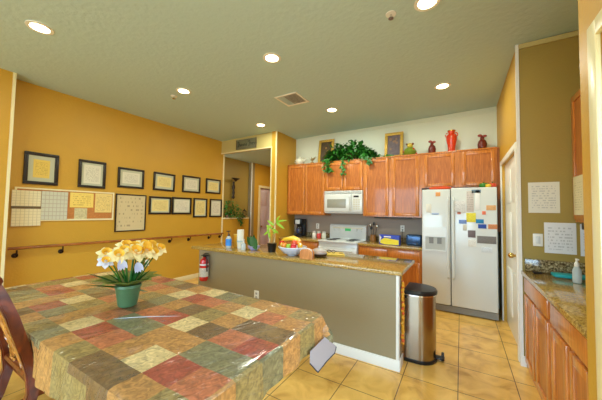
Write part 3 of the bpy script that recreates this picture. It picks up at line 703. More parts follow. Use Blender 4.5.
# green basket figurine
t = thing('fruit_figurine', 'green and yellow round figurine with red berries on the cabinet top', 'figurine', (-.76, 4.98, TZ))
MB().lathe([(.07, 0), (.1, .03), (.11, .07), (.08, .12), (.05, .14)], seg=20).build('body', mat('moss_green_glaze', (120, 140, 44), .3, noise=.5, nscale=30), t, local=True)
MB().ball((0, 0, .175), .05).build('head', mat('yellow_glaze', (206, 180, 70), .3), t, local=True)
m = MB()
for a in range(7): m.ball((.1*math.cos(a*.9), -.07*abs(math.sin(a*.9)), .03+.012*a), .018, seg=10)
m.build('berries', RED, t, local=True)
m = MB(); m.ball((-.05, -.02, .2), .02, seg=10); m.ball((.05, -.02, .2), .02, seg=10); m.build('ears', mat('brown_glaze', (110, 60, 30), .4), t, local=True)
def doll(x, s, lab):
    t = thing('decorated_gourd', lab, 'figurine', (x, 4.96, TZ), 'dark red bow-topped figurines')
    BR = mat('deep_red_brown', (104, 34, 26), .25, coat=.5, noise=.4, nscale=25)
    MB().lathe([(.03*s, 0), (.055*s, .02*s), (.062*s, .07*s), (.05*s, .12*s), (.025*s, .15*s)], seg=18).build('body', BR, t, local=True)
    MB().ball((0, 0, .165*s), .028*s).build('head', BR, t, local=True)
    m = MB()
    m.ball((-.028*s, -.005, .205*s), .024*s, 1.2, .5, .9, 12); m.ball((.03*s, -.005, .192*s), .024*s, 1.2, .5, .8, 12); m.ball((0, 0, .195*s), .015*s, seg=8)
    m.build('bow', mat('rust_red_ribbon', (140, 50, 38), .5), t, local=True)
    m = MB(); m.ball((0, -.05*s, .07*s), .02*s, 1, .3, 1, 10); m.build('medallion', mat('dusty_pink', (190, 130, 120), .5), t, local=True)
doll(-.41, 1.0, 'dark red bow-topped figurine between green figurine and red vase')
doll(.29, 1.05, 'dark red bow-topped figurine at the wall end of cabinet top')
t = thing('red_vase', 'glossy orange-red vase with handles on the cabinet above the fridge', 'vase', (-.123, 4.96, TZ))
VR = mat('orange_red_glaze', (206, 52, 20), .12, coat=.8, noise=.3, nscale=20)
MB().lathe([(.056, 0), (.06, .015), (.052, .04), (.06, .11), (.078, .19), (.082, .24), (.07, .275), (.046, .295), (.046, .315), (.056, .335), (.058, .345), (.048, .345), (.04, .31)], seg=28).build('body', VR, t, local=True)
for sx in (-1, 1): MB().tube([(sx*.05, 0, .315), (sx*.075, 0, .31), (sx*.088, 0, .28), (sx*.08, 0, .25)], .007, 8).build('handle', VR, t, local=True)
MB().lathe([(.058, .335), (.062, .35), (.05, .352), (.05, .337)], seg=28, cap=False).build('gold_rim', BRASS, t, local=True)

# ------------------------------------------------------------------ island
t = thing('kitchen_island', 'long grey-tan kitchen island with white corner bead', 'kitchen island', (-1.9, 2.9, 0))
box(-3.28, 2.64, 0, -.5, 2.80, .872).build('knee_wall', GREIGE, t)
m = MB(); m.box(-3.2, 2.80, .1, -.6, 3.33, .872); m.box(-3.2, 2.8, 0, -.6, 3.27, .1); m.build('cabinet_body', OAK, t)
m = MB(); m.box(-3.29, 2.627, 0, -.488, 2.6395, .1, bev=.003); m.box(-.4995, 2.64, 0, -.487, 2.80, .1, bev=.003); m.build('baseboard', WHITE, t)
m = MB(); m.box(-.523, 2.632, .1, -.4965, 2.6395, .87); m.box(-.4995, 2.632, .1, -.494, 2.665, .87); m.build('corner_bead', WHITE, t)
for i in range(5):
    a = -3.18+i*.51; door = MB().box(a, 3.331, .12, a+.49, 3.35, .68, bev=.005); door.build('door', OAK, t)
    MB().box(a, 3.331, .70, a+.49, 3.35, .85, bev=.005).build('drawer', OAK, t)
m = MB(); m.box(-3.42, 2.605, .872, -.465, 3.38, .912, bev=.01, seg=3)
tag(m.build('countertop', GRANITE), 'long golden granite countertop on the kitchen island', 'countertop')
IT = .913
outlet('wall_outlet', 'white outlet low on the grey island front', (-2.19, 2.6395, .40), 'Y-')
t = thing('braided_garland', 'orange and yellow braided garland hanging on the island end', 'garland', (-.497, 2.74, .87))
rr = random.Random(9); m = MB(); m2 = MB(); m.tube([(-.487, 2.72, .86), (-.487, 2.72, .22)], .004, 5)
for i in range(60):
    z = .80-i*.0098; (m if i % 5 else m2).ball((-.478+rr.uniform(-.006, .006), 2.72+rr.uniform(-.022, .022), z), rr.uniform(.010, .015), 1, 1, 1.2, 8)
m.build('strand', mat('orange_yellow_beads', (232, 160, 40), .4, noise=.4, nscale=30), t); m2.build('red_beads', mat('red_orange_beads', (214, 90, 36), .4), t)
# fire extinguisher
t = thing('fire_extinguisher', 'red fire extinguisher mounted on the left end of the island', 'fire extinguisher', (-3.085, 2.57, .46))
MB().lathe([(.045, .0), (.056, .015), (.058, .03), (.058, .25), (.045, .295), (.02, .31), (.02, .325)], (-3.085, 2.57, .465), 24).build('cylinder', RED, t)
MB().lathe([(.0588, .06), (.0588, .18)], (-3.085, 2.57, .465), 24, cap=False).build('label_band', paper_mat('ext_label', (222, 218, 206), (90, 80, 80), 0, rows=8, margin=.02), t)
MB().lathe([(.0588, .215), (.0588, .235)], (-3.085, 2.57, .465), 24, cap=False).build('stripe', mat('white_card', (232, 232, 232), .5), t)
m = MB(); m.cyl((-3.085, 2.57, .785), .018, .035); m.box(-3.095, 2.52, .815, -3.015, 2.60, .825); m.tube([(-3.085, 2.56, .83), (-3.035, 2.55, .85), (-2.975, 2.54, .855)], .007, 6); m.build('valve_handle', DARK, t)
MB().tube([(-3.065, 2.56, .805), (-3.015, 2.55, .80), (-3.005, 2.55, .74), (-3.01, 2.56, .6)], .009, 8).build('hose', DARK, t)
box(-3.115, 2.61, .5, -3.055, 2.639, .8).build('bracket', APPLG, t)

# island-top things
t = thing('hand_sanitizer_bottle', 'clear pump bottle with blue label on the island', 'bottle', (-2.85, 2.79, IT)); t.scale = (1.25, 1.25, 1.12)
MB().lathe([(.032, 0), (.036, .01), (.036, .12), (.02, .145), (.014, .15)], seg=20, sx=1, sy=.8).build('bottle_body', mat('pale_clear_plastic', (214, 226, 226), .12, alpha=.6), t, local=True)
MB().lathe([(.0375, .03), (.0375, .115)], seg=20, sy=.8, cap=False).build('blue_label', mat('bright_blue_label', (56, 140, 226), .4), t, local=True)
m = MB(); m.cyl((0, 0, .15), .013, .03); m.cyl((0, 0, .18), .005, .03); m.box(-.012, -.03, .205, .012, .014, .218, bev=.003); m.build('pump', mat('dark_brown_plastic', (64, 44, 36), .4), t, local=True)
t = thing('cup_stack', 'tall stack of white disposable cups on the island', 'cup stack', (-2.71, 2.88, IT)); t.scale = (1.3, 1.3, 1.08)
m = MB(); pr = []
for i in range(12): pr += [(.032+.0008*i if i else .03, .012*i+.0), (.038, .012*i+.011)]
m.lathe([(.03, 0), (.036, .07)]+[(.036+.002*(i % 2), .07+.0075*i) for i in range(1, 24)], seg=22); m.build('cups', mat('white_foam_cup', (240, 236, 216), .5), t, local=True)
MB().lathe([(.037, .08), (.038, .1)], seg=22, cap=False).build('blue_rim', mat('pale_aqua', (170, 200, 200), .4), t, local=True)
t = thing('yellow_cup', 'yellow plastic cup between the sanitizer and the cup stack', 'cup', (-2.86, 2.96, IT)); t.scale = (1.2, 1.2, 1.15)
MB().lathe([(.028, 0), (.037, .16), (.034, .16), (.026, .01)], seg=20).build('cup_body', mat('amber_yellow', (236, 180, 50), .3), t, local=True)
MB().lathe([(.0375, .15), (.039, .162), (.034, .162)], seg=20, cap=False).build('rim', mat('pale_yellow', (244, 216, 120), .3), t, local=True)
t = thing('spray_bottle', 'small clear dispenser bottle beside the leafy bowl on island', 'bottle', (-2.54, 2.76, IT)); t.scale = (1.3, 1.3, 1.2)
MB().lathe([(.022, 0), (.025, .01), (.025, .06), (.01, .085)], seg=16).build('bottle_body', mat('pale_clear_plastic', (214, 226, 226), .12, alpha=.6), t, local=True)
m = MB(); m.cyl((0, 0, .085), .009, .03); m.box(-.006, -.022, .112, .006, .01, .122); m.build('nozzle', WHITE, t, local=True)
t = thing('leafy_bowl_plant', 'small plant with one broad dark leaf in a lilac bowl on island', 'potted plant', (-2.43, 2.85, IT)); t.scale = (1.4, 1.4, 1.25)
MB().lathe([(.03, 0), (.055, .02), (.062, .045), (.056, .045), (.03, .02)], seg=20).build('bowl', mat('lilac_bowl', (176, 170, 214), .3), t, local=True)
m = MB(); m.leaf((0, 0, .03), (-.5, 0, 1), (.3, -1, 0), .14, .06, .2); m.leaf((0, 0, .04), (-.9, -.1, .8), (0, -1, .2), .15, .07, .3)
m.leaf((-.02, -.01, .14), (.55, -.2, -.75), (.3, -1, .3), .17, .085, -.1, .1); m.leaf((0, 0, .05), (-.2, .1, 1), (0, -1, 0), .12, .05, .1); m.build('leaves', LEAFD, t, local=True)
t = thing('lime_pot_plant', 'tall lime-leaved plant in a black pot on the island', 'potted plant', (-2.14, 2.87, IT)); t.scale = (1.25, 1.25, 1.08)
MB().lathe([(.038, 0), (.05, .1), (.053, .105), (.045, .105)], seg=18).build('pot', DARK, t, local=True)
MB().lathe([(.044, .095), (.044, .1)], seg=18).build('soil', mat('soil', (60, 40, 24), .9), t, local=True)
m = MB(); m.tube([(-.01, 0, .1), (-.03, 0, .2), (-.04, 0, .24)], .006, 6); m.tube([(.01, 0, .1), (.03, 0, .2), (.0, 0, .28), (.05, 0, .36)], .005, 6); m.tube([(.0, .01, .1), (.01, 0, .22)], .005, 6); m.build('stems', mat('tan_stem', (180, 140, 80), .6), t, local=True)
m = MB()
for b, d, L in (((-.04, 0, .24), (-.8, -.2, -.4), .09), ((-.04, 0, .24), (.2, -.3, -.9), .09), ((-.04, 0, .23), (-.2, -.2, .8), .09), ((.05, 0, .36), (.9, -.2, .3), .13), ((.05, 0, .36), (.4, -.3, .7), .1), ((.05, 0, .36), (.9, -.3, -.5), .13), ((.0, 0, .28), (.6, -.2, -.3), .1), ((.0, 0, .28), (-.6, -.2, .4), .09), ((.02, 0, .32), (-.5, -.3, .5), .1), ((.01, 0, .22), (.5, -.3, .3), .09)):
    m.leaf(b, d, (0, -1, .5), L, .035, .25)
m.build('leaves', LEAFY, t, local=True)
# fruit bowl
BC = Vector((-1.775, 2.80, IT))
t = thing('fruit_bowl', 'pale blue-white bowl heaped with fruit on the island', 'bowl', BC); t.scale = (1.15, 1.15, 1.05)
MB().lathe([(.05, 0), (.055, .008), (.1, .03), (.145, .08), (.152, .1), (.146, .1), (.1, .036), (.0, .02)], seg=36, cap=False).build('bowl_body', mat('pale_blue_ceramic', (206, 214, 232), .2, coat=.5), t, local=True)
MB().lathe([(.146, .098), (.15, .104), (.154, .098)], seg=36, cap=False).build('rim', mat('rim_white', (236, 238, 240), .2), t, local=True)
def fruit(kind, dx, dy, dz, r, rgb, lab):
    t = thing(kind, lab, 'fruit', BC+Vector((dx, dy, dz)), 'fruit heaped in the bowl')
    m = MB(); m.lathe([(.15*r, -.86*r), (.55*r, -.92*r), (.92*r, -.45*r), (1.0*r, .1*r), (.8*r, .7*r), (.4*r, .93*r), (.12*r, .82*r)], seg=18); m.build('flesh', mat('%s_%d' % (kind, rgb[1]), rgb, .3, coat=.3, noise=.15, nscale=30), t, local=True)
    MB().tube([(0, 0, .8*r), (.003, 0, 1.1*r)], .002, 5).build('stem', DK, t, local=True)
fruit('apple', -.135, -.03, .135, .037, (214, 40, 28), 'red apple at the plant side of the fruit bowl')
fruit('apple', .08, -.105, .12, .037, (216, 34, 40), 'crimson apple at the front of the fruit bowl')
fruit('apple', .01, -.10, .115, .034, (150, 190, 50), 'green apple at the front of the fruit bowl')
fruit('apple', .045, -.03, .155, .038, (232, 90, 44), 'orange-red apple in the middle of the bowl heap')
fruit('orange', -.055, -.10, .125, .035, (240, 140, 40), 'orange low at the front of the fruit bowl')
fruit('orange', .09, .0, .16, .036, (240, 150, 40), 'orange resting high near the napkin holder side of bowl')
fruit('lemon', -.10, -.075, .125, .03, (236, 196, 50), 'yellow lemon tucked beside the red apple by the plant')
fruit('lemon', .125, -.03, .125, .032, (244, 190, 50), 'yellow lemon at the napkin holder end of the bowl')
t = thing('banana_bunch', 'bunch of yellow bananas on top of the fruit bowl', 'bananas', BC+Vector((-.03, .03, .158)))
for k in range(4):
    o = .022*k
    MB().tube([(-.13+o*.4, -.05+o*1.3, .0), (-.08+o*.3, -.055+o*1.4, .03+.004*k), (0, -.055+o*1.4, .042+.004*k), (.07, -.05+o*1.3, .035), (.11, -.04+o, .015), (.12, -.035+o*.8, .01)], [.006, .018, .021, .018, .01, .004], 8).build('banana', mat('banana_yellow', (246, 200, 50), .4), t, local=True)
# napkin holder, covered dish, board
t = thing('napkin_holder', 'arched wooden napkin holder with white napkins beside the fruit bowl', 'napkin holder', (-1.51, 2.69, IT))
t.rotation_euler.z = .1
def arch(w, h, y, n=14, z0=0):
    return [(-w, y, z0)]+[(-w*math.cos(PI*i/n)*1.0, y, z0+h*.55+(h*.45)*math.sin(PI*i/n)**.8) for i in range(n+1)]+[(w, y, z0)]
WD = wood('tan_beech', (196, 122, 58), (226, 152, 84), (4, 4, 1), .35, .3)
MB().poly(arch(.075, .115, -.035), .01, (0, 1, 0)).build('front_panel', WD, t, local=True)
MB().poly(arch(.075, .115, .03), .01, (0, 1, 0)).build('rear_panel', WD, t, local=True)
box(-.075, -.025, 0, .075, .03, .01).build('base', WD, t, local=True)
MB().poly([(x-.012, y, z) for x, y, z in arch(.07, .108, -.02, z0=.011)], .045, (0, 1, 0)).build('napkins', mat('white_card', (232, 232, 232), .5), t, local=True)
t = thing('covered_dish', 'round dark dish with a clear glass lid on the island', 'covered dish', (-1.46, 2.90, IT))
MB().lathe([(.06, 0), (.09, .012), (.098, .04), (.09, .04), (.06, .012)], seg=28).build('dish', mat('dark_brown_ceramic', (52, 34, 24), .25, coat=.4), t, local=True)
MB().lathe([(.08, .012), (.082, .05), (.06, .07), (.0, .075)], seg=24, cap=False).build('food', mat('baked_brown', (170, 110, 60), .7, noise=.4, nscale=40), t, local=True)
m = MB(); m.lathe([(.094, .042), (.09, .075), (.05, .1), (.012, .105), (.014, .12), (.02, .125), (.004, .13)], seg=28, cap=False); m.build('glass_lid', CLEAR, t, local=True)
t = thing('cutting_board', 'yellow cutting board behind the covered dish on the island', 'cutting board', (-1.42, 3.16, IT))
box(-.16, -.11, 0, .16, .11, .014, bev=.005).build('board', mat('yellow_board', (228, 196, 84), .4), t, local=True)
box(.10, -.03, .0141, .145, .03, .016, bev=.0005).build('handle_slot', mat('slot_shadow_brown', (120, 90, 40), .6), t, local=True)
t.rotation_euler.z = .5
t = thing('eyeglasses', 'dark folded eyeglasses lying on the yellow cutting board', 'eyeglasses', (-1.42, 3.16, IT+.016))
m = MB()
for cx in (-.03, .03):
    m.tube([(cx+.024*math.cos(a*PI/8), .0, .02+.018*math.sin(a*PI/8)) for a in range(17)], .003, 6)
m.tube([(-.006, 0, .022), (.006, 0, .022)], .003, 6); m.build('rims', DARK, t, local=True)
for sx in (-1, 1): MB().tube([(sx*.054, 0, .022), (sx*.05, .05, .02), (sx*.03, .09, .008)], .0028, 6).build('temple', DARK, t, local=True)

# ------------------------------------------------------------------ trash can
t = thing('trash_can', 'half-round stainless steel pedal bin with black lid at the island end', 'trash can', (-.35, 3.04, 0))
TRASH = t
def dpts(rx, ry, xb, n=20):
    return [(-.36+rx*math.cos(-PI/2+PI*i/n), 3.04+ry*math.sin(-PI/2+PI*i/n)) for i in range(n+1)]+[(xb, 3.04+ry), (xb, 3.04-ry)]
def dshape(rings, capt=True):
    m = MB(); R = []
    for rx, ry, xb, z in rings: R.append([m.bm.verts.new((x, y, z)) for x, y in dpts(rx, ry, xb)])
    for a, b in zip(R, R[1:]):
        for i in range(len(a)): m.bm.faces.new((a[i], a[(i+1) % len(a)], b[(i+1) % len(b)], b[i]))
    m.bm.faces.new(R[0][::-1]); m.bm.faces.new(R[-1]); return m
dshape([(.152, .168, -.478, .025), (.152, .168, -.478, .64)]).build('steel_body', STEEL, t)
dshape([(.162, .178, -.482, .0), (.164, .18, -.482, .02), (.156, .172, -.48, .03)]).build('base_ring', DARK, t)
dshape([(.157, .172, -.48, .636), (.157, .172, -.48, .648)]).build('steel_collar', CHROME, t)
dshape([(.165, .182, -.485, .65), (.167, .184, -.485, .675), (.155, .17, -.482, .69), (.11, .12, -.46, .697)]).build('lid', DARK, t)
m = MB(); m.box(-.483, 2.87, .60, -.45, 2.90, .68, bev=.008); m.box(-.484, 2.86, .64, -.47, 3.2, .69); m.build('hinge', DARK, t)
m = MB(); m.box(-.215, 3.02, .02, -.135, 3.09, .035, bev=.004); m.box(-.165, 3.015, .015, -.14, 3.10, .07, bev=.006); m.build('pedal', DARK, t)

TRASH.location.x -= .012
# ------------------------------------------------------------------ nook counter and cabinets
t = thing('nook_base_cabinet', 'oak base cabinets with drawers under the narrow counter on the right', 'base cabinet', (.85, 2.6, 0))
m = MB(); m.box(.535, 1.79, .0, 1.199, 3.374, .872); m.build('carcass', OAK, t)
def side_door(z0, z1, y0, y1, nm, panel=True):
    s = .055; m = MB(); x0, x1 = .513, .5345
    if panel:
        m.box(x0, y0, z0, x1, y0+s, z1, bev=.004); m.box(x0, y1-s, z0, x1, y1, z1, bev=.004); m.box(x0, y0+s, z0, x1, y1-s, z0+s, bev=.004); m.box(x0, y0+s, z1-s, x1, y1-s, z1, bev=.004)
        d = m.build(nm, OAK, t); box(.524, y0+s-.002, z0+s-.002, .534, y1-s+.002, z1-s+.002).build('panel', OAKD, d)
    else:
        m.box(x0, y0, z0, x1, y1, z1, bev=.006); m.build(nm, OAK, t)
for y0, y1 in ((2.98, 3.33), (2.54, 2.92), (2.15, 2.46), (1.80, 2.09)): side_door(.07, .70, y0, y1, 'door')
side_door(.725, .858, 2.54, 3.33, 'drawer', False); side_door(.725, .858, 1.80, 2.46, 'drawer', False)
tag(box(.5005, 1.785, .873, 1.199, 3.385, .913, bev=.008).build('countertop', GRANITE), 'golden granite countertop in the right-hand nook', 'countertop')
tag(box(.53, 3.372, .914, 1.199, 3.3995, 1.03, bev=.003).build('granite_upstand', GRANITED), 'dark speckled granite upstand at the back of nook counter', 'upstand')
t = thing('nook_wall_cabinet', 'tall oak wall cabinet with a paper taped on it in the nook', 'wall cabinet', (1.04, 2.9, 1.4))
box(.90, 1.80, 1.395, 1.199, 3.398, 2.56).build('carcass', OAK, t)
for y0, y1 in ((2.9, 3.375), (2.4, 2.87), (1.9, 2.37)):
    s = .055; m = MB(); x0, x1 = .88, .8995; z0, z1 = 1.42, 2.54
    m.box(x0, y0, z0, x1, y0+s, z1, bev=.004); m.box(x0, y1-s, z0, x1, y1, z1, bev=.004); m.box(x0, y0+s, z0, x1, y1-s, z0+s, bev=.004); m.box(x0, y0+s, z1-s, x1, y1-s, z1, bev=.004)
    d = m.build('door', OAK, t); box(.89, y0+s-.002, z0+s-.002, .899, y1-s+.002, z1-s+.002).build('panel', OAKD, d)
tag(box(.8765, 3.12, 1.46, .8795, 3.345, 1.80).build('taped_paper', paper_mat('cabinet_note', (222, 210, 170), (150, 140, 110), 1, rows=16)), 'cream typed paper taped to the nook cabinet door', 'notice')
tag(box(.93, 3.05, 1.33, 1.15, 3.37, 1.3945, bev=.005).build('under_cabinet_unit', mat('dark_brown_unit', (60, 40, 30), .4)), 'dark slim unit mounted under the nook wall cabinet', 'unit')
def npaper(x0, x1, z0, z1, lab, rows=14, bg=(226, 222, 206)):
    return tag(box(x0, 3.3972, z0, x1, 3.3995, z1).build('posted_notice', paper_mat('nook_page_%d' % rows, bg, (140, 140, 140), 0, rows=rows)), lab, 'notice', 'notices on the nook wall')
npaper(.568, .797, 1.475, 1.770, 'typed notice highest on the nook wall above the light switch', 13)
npaper(.681, .903, 1.098, 1.385, 'wide white notice on the nook wall right of light switch', 10, (232, 232, 232))
npaper(.928, 1.10, 1.09, 1.38, 'white notice partly hidden behind the near gold wall', 12, (232, 234, 240))
t = thing('light_switch', 'white light switch plate on the nook wall beside the notice', 'light switch', (.634, 3.3995, 1.215))
box(-.037, -.007, -.06, .037, 0, .06, bev=.003).build('cover_plate', WHITE, t, local=True); box(-.017, -.011, -.034, .017, -.006, .034, bev=.002).build('rocker', APPL, t, local=True)
t = thing('soap_dispenser', 'clear pump dispenser with white top on the nook counter', 'dispenser', (.80, 3.02, .914))
MB().lathe([(.025, 0), (.028, .01), (.028, .1), (.015, .13)], seg=18).build('bottle_body', mat('pale_clear_plastic', (214, 226, 226), .12, alpha=.6), t, local=True)
m = MB(); m.lathe([(.015, .13), (.016, .155), (.008, .165), (.006, .185)], seg=14); m.box(-.008, -.03, .182, .008, .01, .192, bev=.002); m.build('pump', WHITE, t, local=True)
tag(MB().box(.70, 3.17, .914, .93, 3.30, .94, bev=.004).build('teal_folder', mat('teal_card', (30, 160, 166), .45)), 'teal folder lying flat on the nook counter', 'folder')
t = thing('scissors', 'black-handled scissors lying at the end of nook counter', 'scissors', (.63, 3.26, .914))
m = MB(); m.tube([(-.06, .02, .008), (.0, 0, .01)], .008, 8); m.tube([(-.06, -.02, .008), (.0, -.005, .01)], .008, 8); m.build('handle', DARK, t, local=True)
MB().poly([(0, -.01, .004), (.1, -.012, .004), (.12, 0, .004), (.0, .008, .004)], .004, (0, 0, 1)).build('blade', STEEL, t, local=True)
t = thing('paper_packet', 'white and green packet standing on the nook counter near the wall edge', 'packet', (.93, 3.1, .914))
box(-.04, -.03, 0, .04, .03, .12, bev=.006).build('packet_body', mat('white_card', (232, 232, 232), .5), t, local=True); box(-.041, -.031, .07, .041, .031, .11).build('green_band', mat('green_label', (60, 150, 90), .4), t, local=True)
t = tag(MB().box(.76, 2.52, .914, .84, 2.60, .924, bev=.003).build('napkin', mat('cream_napkin', (236, 214, 160), .7)), 'small cream napkin on the nook counter by the cabinet edge', 'napkin')

# ------------------------------------------------------------------ dining table and cloth
TX0, TX1, TY0, TY1, TT = -3.22, -.772, .53, 1.625, .782
t = thing('dining_table', 'long rectangular dining table hidden under patchwork cloth', 'table', (-2.0, 1.1, 0))
box(TX0+.02, TY0+.02, .715, TX1-.02, TY1-.02, .755, bev=.01).build('tabletop', MAHOG, t)
for x in (TX0+.25, TX1-.5):
    for y in (TY0+.42, TY1-.18): MB().lathe([(.03, 0), (.035, .05), (.025, .1), (.04, .4), (.03, .6), (.045, .62), (.045, .715)], (x, y, 0), 14).build('leg', MAHOG, t)
m = MB(); m.box(TX0+.25, TY0+.41, .63, TX1-.5, TY0+.43, .715); m.box(TX0+.25, TY1-.19, .63, TX1-.5, TY1-.17, .715); m.build('apron', MAHOG, t)

PAL = {'R': (160, 66, 48), 'S': (184, 104, 68), 'C': (214, 190, 136), 'G': (124, 118, 84), 'O': (146, 126, 74), 'T': (182, 130, 70), 'B': (110, 82, 50)}
def patch_mat(k):
    rgb = PAL[k]
    m = mat('patch_'+k, rgb, .4); nt = m.node_tree; b = nt.nodes['Principled BSDF']; N = nt.nodes.new; L = nt.links.new
    tc = N('ShaderNodeTexCoord'); n = N('ShaderNodeTexNoise'); n.inputs['Scale'].default_value = 34; n.inputs['Detail'].default_value = 5; n.inputs['Distortion'].default_value = 1.2
    L(tc.outputs['UV'], n.inputs['Vector'])
    c = ramp(nt, n.outputs['Fac'], [(.3, tuple(v*.8 for v in rgb)), (.5, rgb), (.7, tuple(min(255, v*1.12+6) for v in rgb))]); L(c, b.inputs['Base Color'])
    # clear plastic cover: glossy coat with long pulled wrinkles
    m0 = N('ShaderNodeMapping'); m0.inputs['Rotation'].default_value = (0, 0, math.radians(22)); L(tc.outputs['UV'], m0.inputs['Vector'])
    mp = N('ShaderNodeMapping'); mp.inputs['Scale'].default_value = (15, 2.0, 1); L(m0.outputs[0], mp.inputs['Vector'])
    w = N('ShaderNodeTexNoise'); w.inputs['Scale'].default_value = 1.3; w.inputs['Detail'].default_value = 2.5; w.inputs['Distortion'].default_value = .5; L(mp.outputs[0], w.inputs['Vector'])
    sb = N('ShaderNodeMath'); sb.operation = 'SUBTRACT'; L(w.outputs['Fac'], sb.inputs[0]); sb.inputs[1].default_value = .5
    ab = N('ShaderNodeMath'); ab.operation = 'ABSOLUTE'; L(sb.outputs[0], ab.inputs[0])
    rg = N('ShaderNodeMapRange'); rg.interpolation_type = 'SMOOTHSTEP'; rg.inputs['From Max'].default_value = .045; rg.inputs['To Min'].default_value = 1; rg.inputs['To Max'].default_value = 0; L(ab.outputs[0], rg.inputs['Value'])
    bp = N('ShaderNodeBump'); bp.inputs['Strength'].default_value = 1; bp.inputs['Distance'].default_value = .0035; L(rg.outputs[0], bp.inputs['Height'])
    b.inputs['Coat Weight'].default_value = 1; b.inputs['Coat IOR'].default_value = 1.6; b.inputs['Coat Roughness'].default_value = .13; b.inputs['Roughness'].default_value = .6; L(bp.outputs['Normal'], b.inputs['Coat Normal'])
    return m
KEYS = 'RSCGOTB'
PM = [patch_mat(k) for k in KEYS]
# rows from the near edge to the far edge, columns from the right end to the left end
ROWS = ["TTTBOOTTBSCTTOBTSC",
        "TOTBBOTGOTBTOGTBOT",
        "TSRCTSRCTGRTOGBCST",
        "OGGTTGGSTOCTRSOTGB",
        "GRSBCRSBTSBGTCORTG",
        "TBBTOBTGOTSTGORCTS",
        "OTSCTSRCTSOBTGCTSR",
        "TOTTOGCTBORSTGBTRO",
        "GTRTBTOGSCTGRBTOCT"]
CWX, CWY = .171, .163
SUB = 8
def wav(s, d): return .012*math.sin(s*22)+.008*math.sin(s*41+1)
def corner_r(u, v): return .28 if (u < TX0+.3 and v > TY1-.3) else .07
def drape(u, v):
    r = corner_r(u, v)
    cx = min(max(u, TX0+r), TX1-r); cy = min(max(v, TY0+r), TY1-r)
    dx, dy = u-cx, v-cy; dist = math.hypot(dx, dy)
    if dist <= r: return (u, v, TT)
    n = (dx/dist, dy/dist); d = dist-r; R = .016
    px, py = cx+n[0]*r, cy+n[1]*r
    if d < R*PI/2: a = d/R; out, z = R*math.sin(a), TT-R*(1-math.cos(a))
    else:
        h = d-R*PI/2; s = u*abs(n[1])+v*abs(n[0])+math.atan2(n[1], n[0])*.12
        k = min(1, h/.12); out = R-.002+wav(s, h)*k*.6+.03*h+(.055*min(1, h/.12) if n[0] > .3 and n[1] > .3 else 0); z = TT-R-h*(.985 if not (n[0] > .3 and n[1] > .3) else .9)
        if n[1] < -.6 and -2.55 < u < -1.9: out = R*.3-.02*k   # pressed in by the chair back
    return (px+n[0]*out, py+n[1]*out, z)
m = MB(); uvs = []
GX0 = -.78+CWX; GY0 = .64-CWY*2
OVR, OVN, OVF, OVL = .18, .27, .16, .16
NX, NY = 18*SUB, 9*SUB
grid = {}
uvl = m.bm.loops.layers.uv.new('UVMap')
def gp(i, j):
    u = GX0-i*CWX/SUB; v = GY0+j*CWY/SUB
    return min(max(u, TX0-OVL), TX1+OVR), min(max(v, TY0-OVN), TY1+OVF)
for i in range(NX+1):
    for j in range(NY+1):
        u, v = gp(i, j); x, y, z = drape(u, v)
        if z > TT-.001: z += .0022*math.sin(u*19+v*13)*math.sin(v*17-u*7)
        grid[i, j] = (m.bm.verts.new((x, y, z)), u, v)
for i in range(NX):
    for j in range(NY):
        q = [grid[i, j], grid[i+1, j], grid[i+1, j+1], grid[i, j+1]]
        if abs(q[0][1]-q[1][1]) < 1e-5 or abs(q[0][2]-q[3][2]) < 1e-5: continue
        f = m.bm.faces.new([a[0] for a in q])
        ci, cj = i//SUB, j//SUB
        f.material_index = KEYS.index(ROWS[min(cj, 8)][min(ci, 17)])
        for l, a in zip(f.loops, q): l[uvl].uv = (a[1], a[2])
bmesh.ops.delete(m.bm, geom=[v for v in m.bm.verts if not v.link_faces], context='VERTS')
cl = m.build('tablecloth', PM, solid=0)
tag(cl, 'patchwork red, green and cream tablecloth under clear plastic on the dining table', 'tablecloth')
MB().tube([(-1.82, .84, TT+.001), (-1.757, .887, TT+.003), (-1.69, .95, TT+.004), (-1.646, .989, TT+.003), (-1.50, 1.10, TT+.001)], [.001, .0035, .0045, .0035, .001], 8, flat=.6).build('plastic_crease', mat('crease_highlight', (226, 232, 244), .12, alpha=.6, coat=.8), cl)  # fold in the clear plastic, its white highlight painted as colour
# turned-up corner showing the pale lining with a dark hem
m = MB()
LC = [(-.739, 1.37, .66), (-.735, 1.36, .60), (-.73, 1.45, .51), (-.725, 1.56, .525), (-.715, 1.66, .535), (-.712, 1.675, .57), (-.735, 1.55, .67)]
m.poly(LC, .002, (1, .2, 0)); m.build('lining_corner', mat('pale_blue_lining', (166, 158, 160), .5), cl)
MB().tube([tuple(Vector(p)+Vector((.003, 0, -.002))) for p in LC[1:6]], .0035, 6).build('dark_hem', mat('dark_hem', (60, 54, 60), .6), cl)

# ------------------------------------------------------------------ flower pot
FP = Vector((-1.975, 1.01, TT+.003))
t = thing('daffodil_pot', 'pot of cream and yellow daffodils in green wrap on the table', 'potted flowers', FP)
GP = mat('jade_green_pot', (84, 122, 84), .35, noise=.15, nscale=20)
m = MB(); n = 32; R = []
for r, z in ((.052, 0), (.057, .008), (.074, .12), (.08, .128), (.078, .145), (.068, .145), (.066, .12)):
    R.append([m.bm.verts.new((r*(1+.02*math.cos(16*2*PI*i/n))*math.cos(2*PI*i/n), r*(1+.02*math.cos(16*2*PI*i/n))*math.sin(2*PI*i/n), z)) for i in range(n)])
for a, b in zip(R, R[1:]):
    for i in range(n): m.bm.faces.new((a[i], a[(i+1) % n], b[(i+1) % n], b[i]))
m.bm.faces.new(R[0][::-1]); m.bm.faces.new(R[-1]); m.build('pot', GP, t, local=True)
m = MB(); rr = random.Random(21)
for k in range(9):
    a = 2*PI*k/9+.2; m.leaf((.04*math.cos(a), .04*math.sin(a), .13), (math.cos(a), math.sin(a), .75), (0, 0, 1), .17, .15, .3, .3, 6)
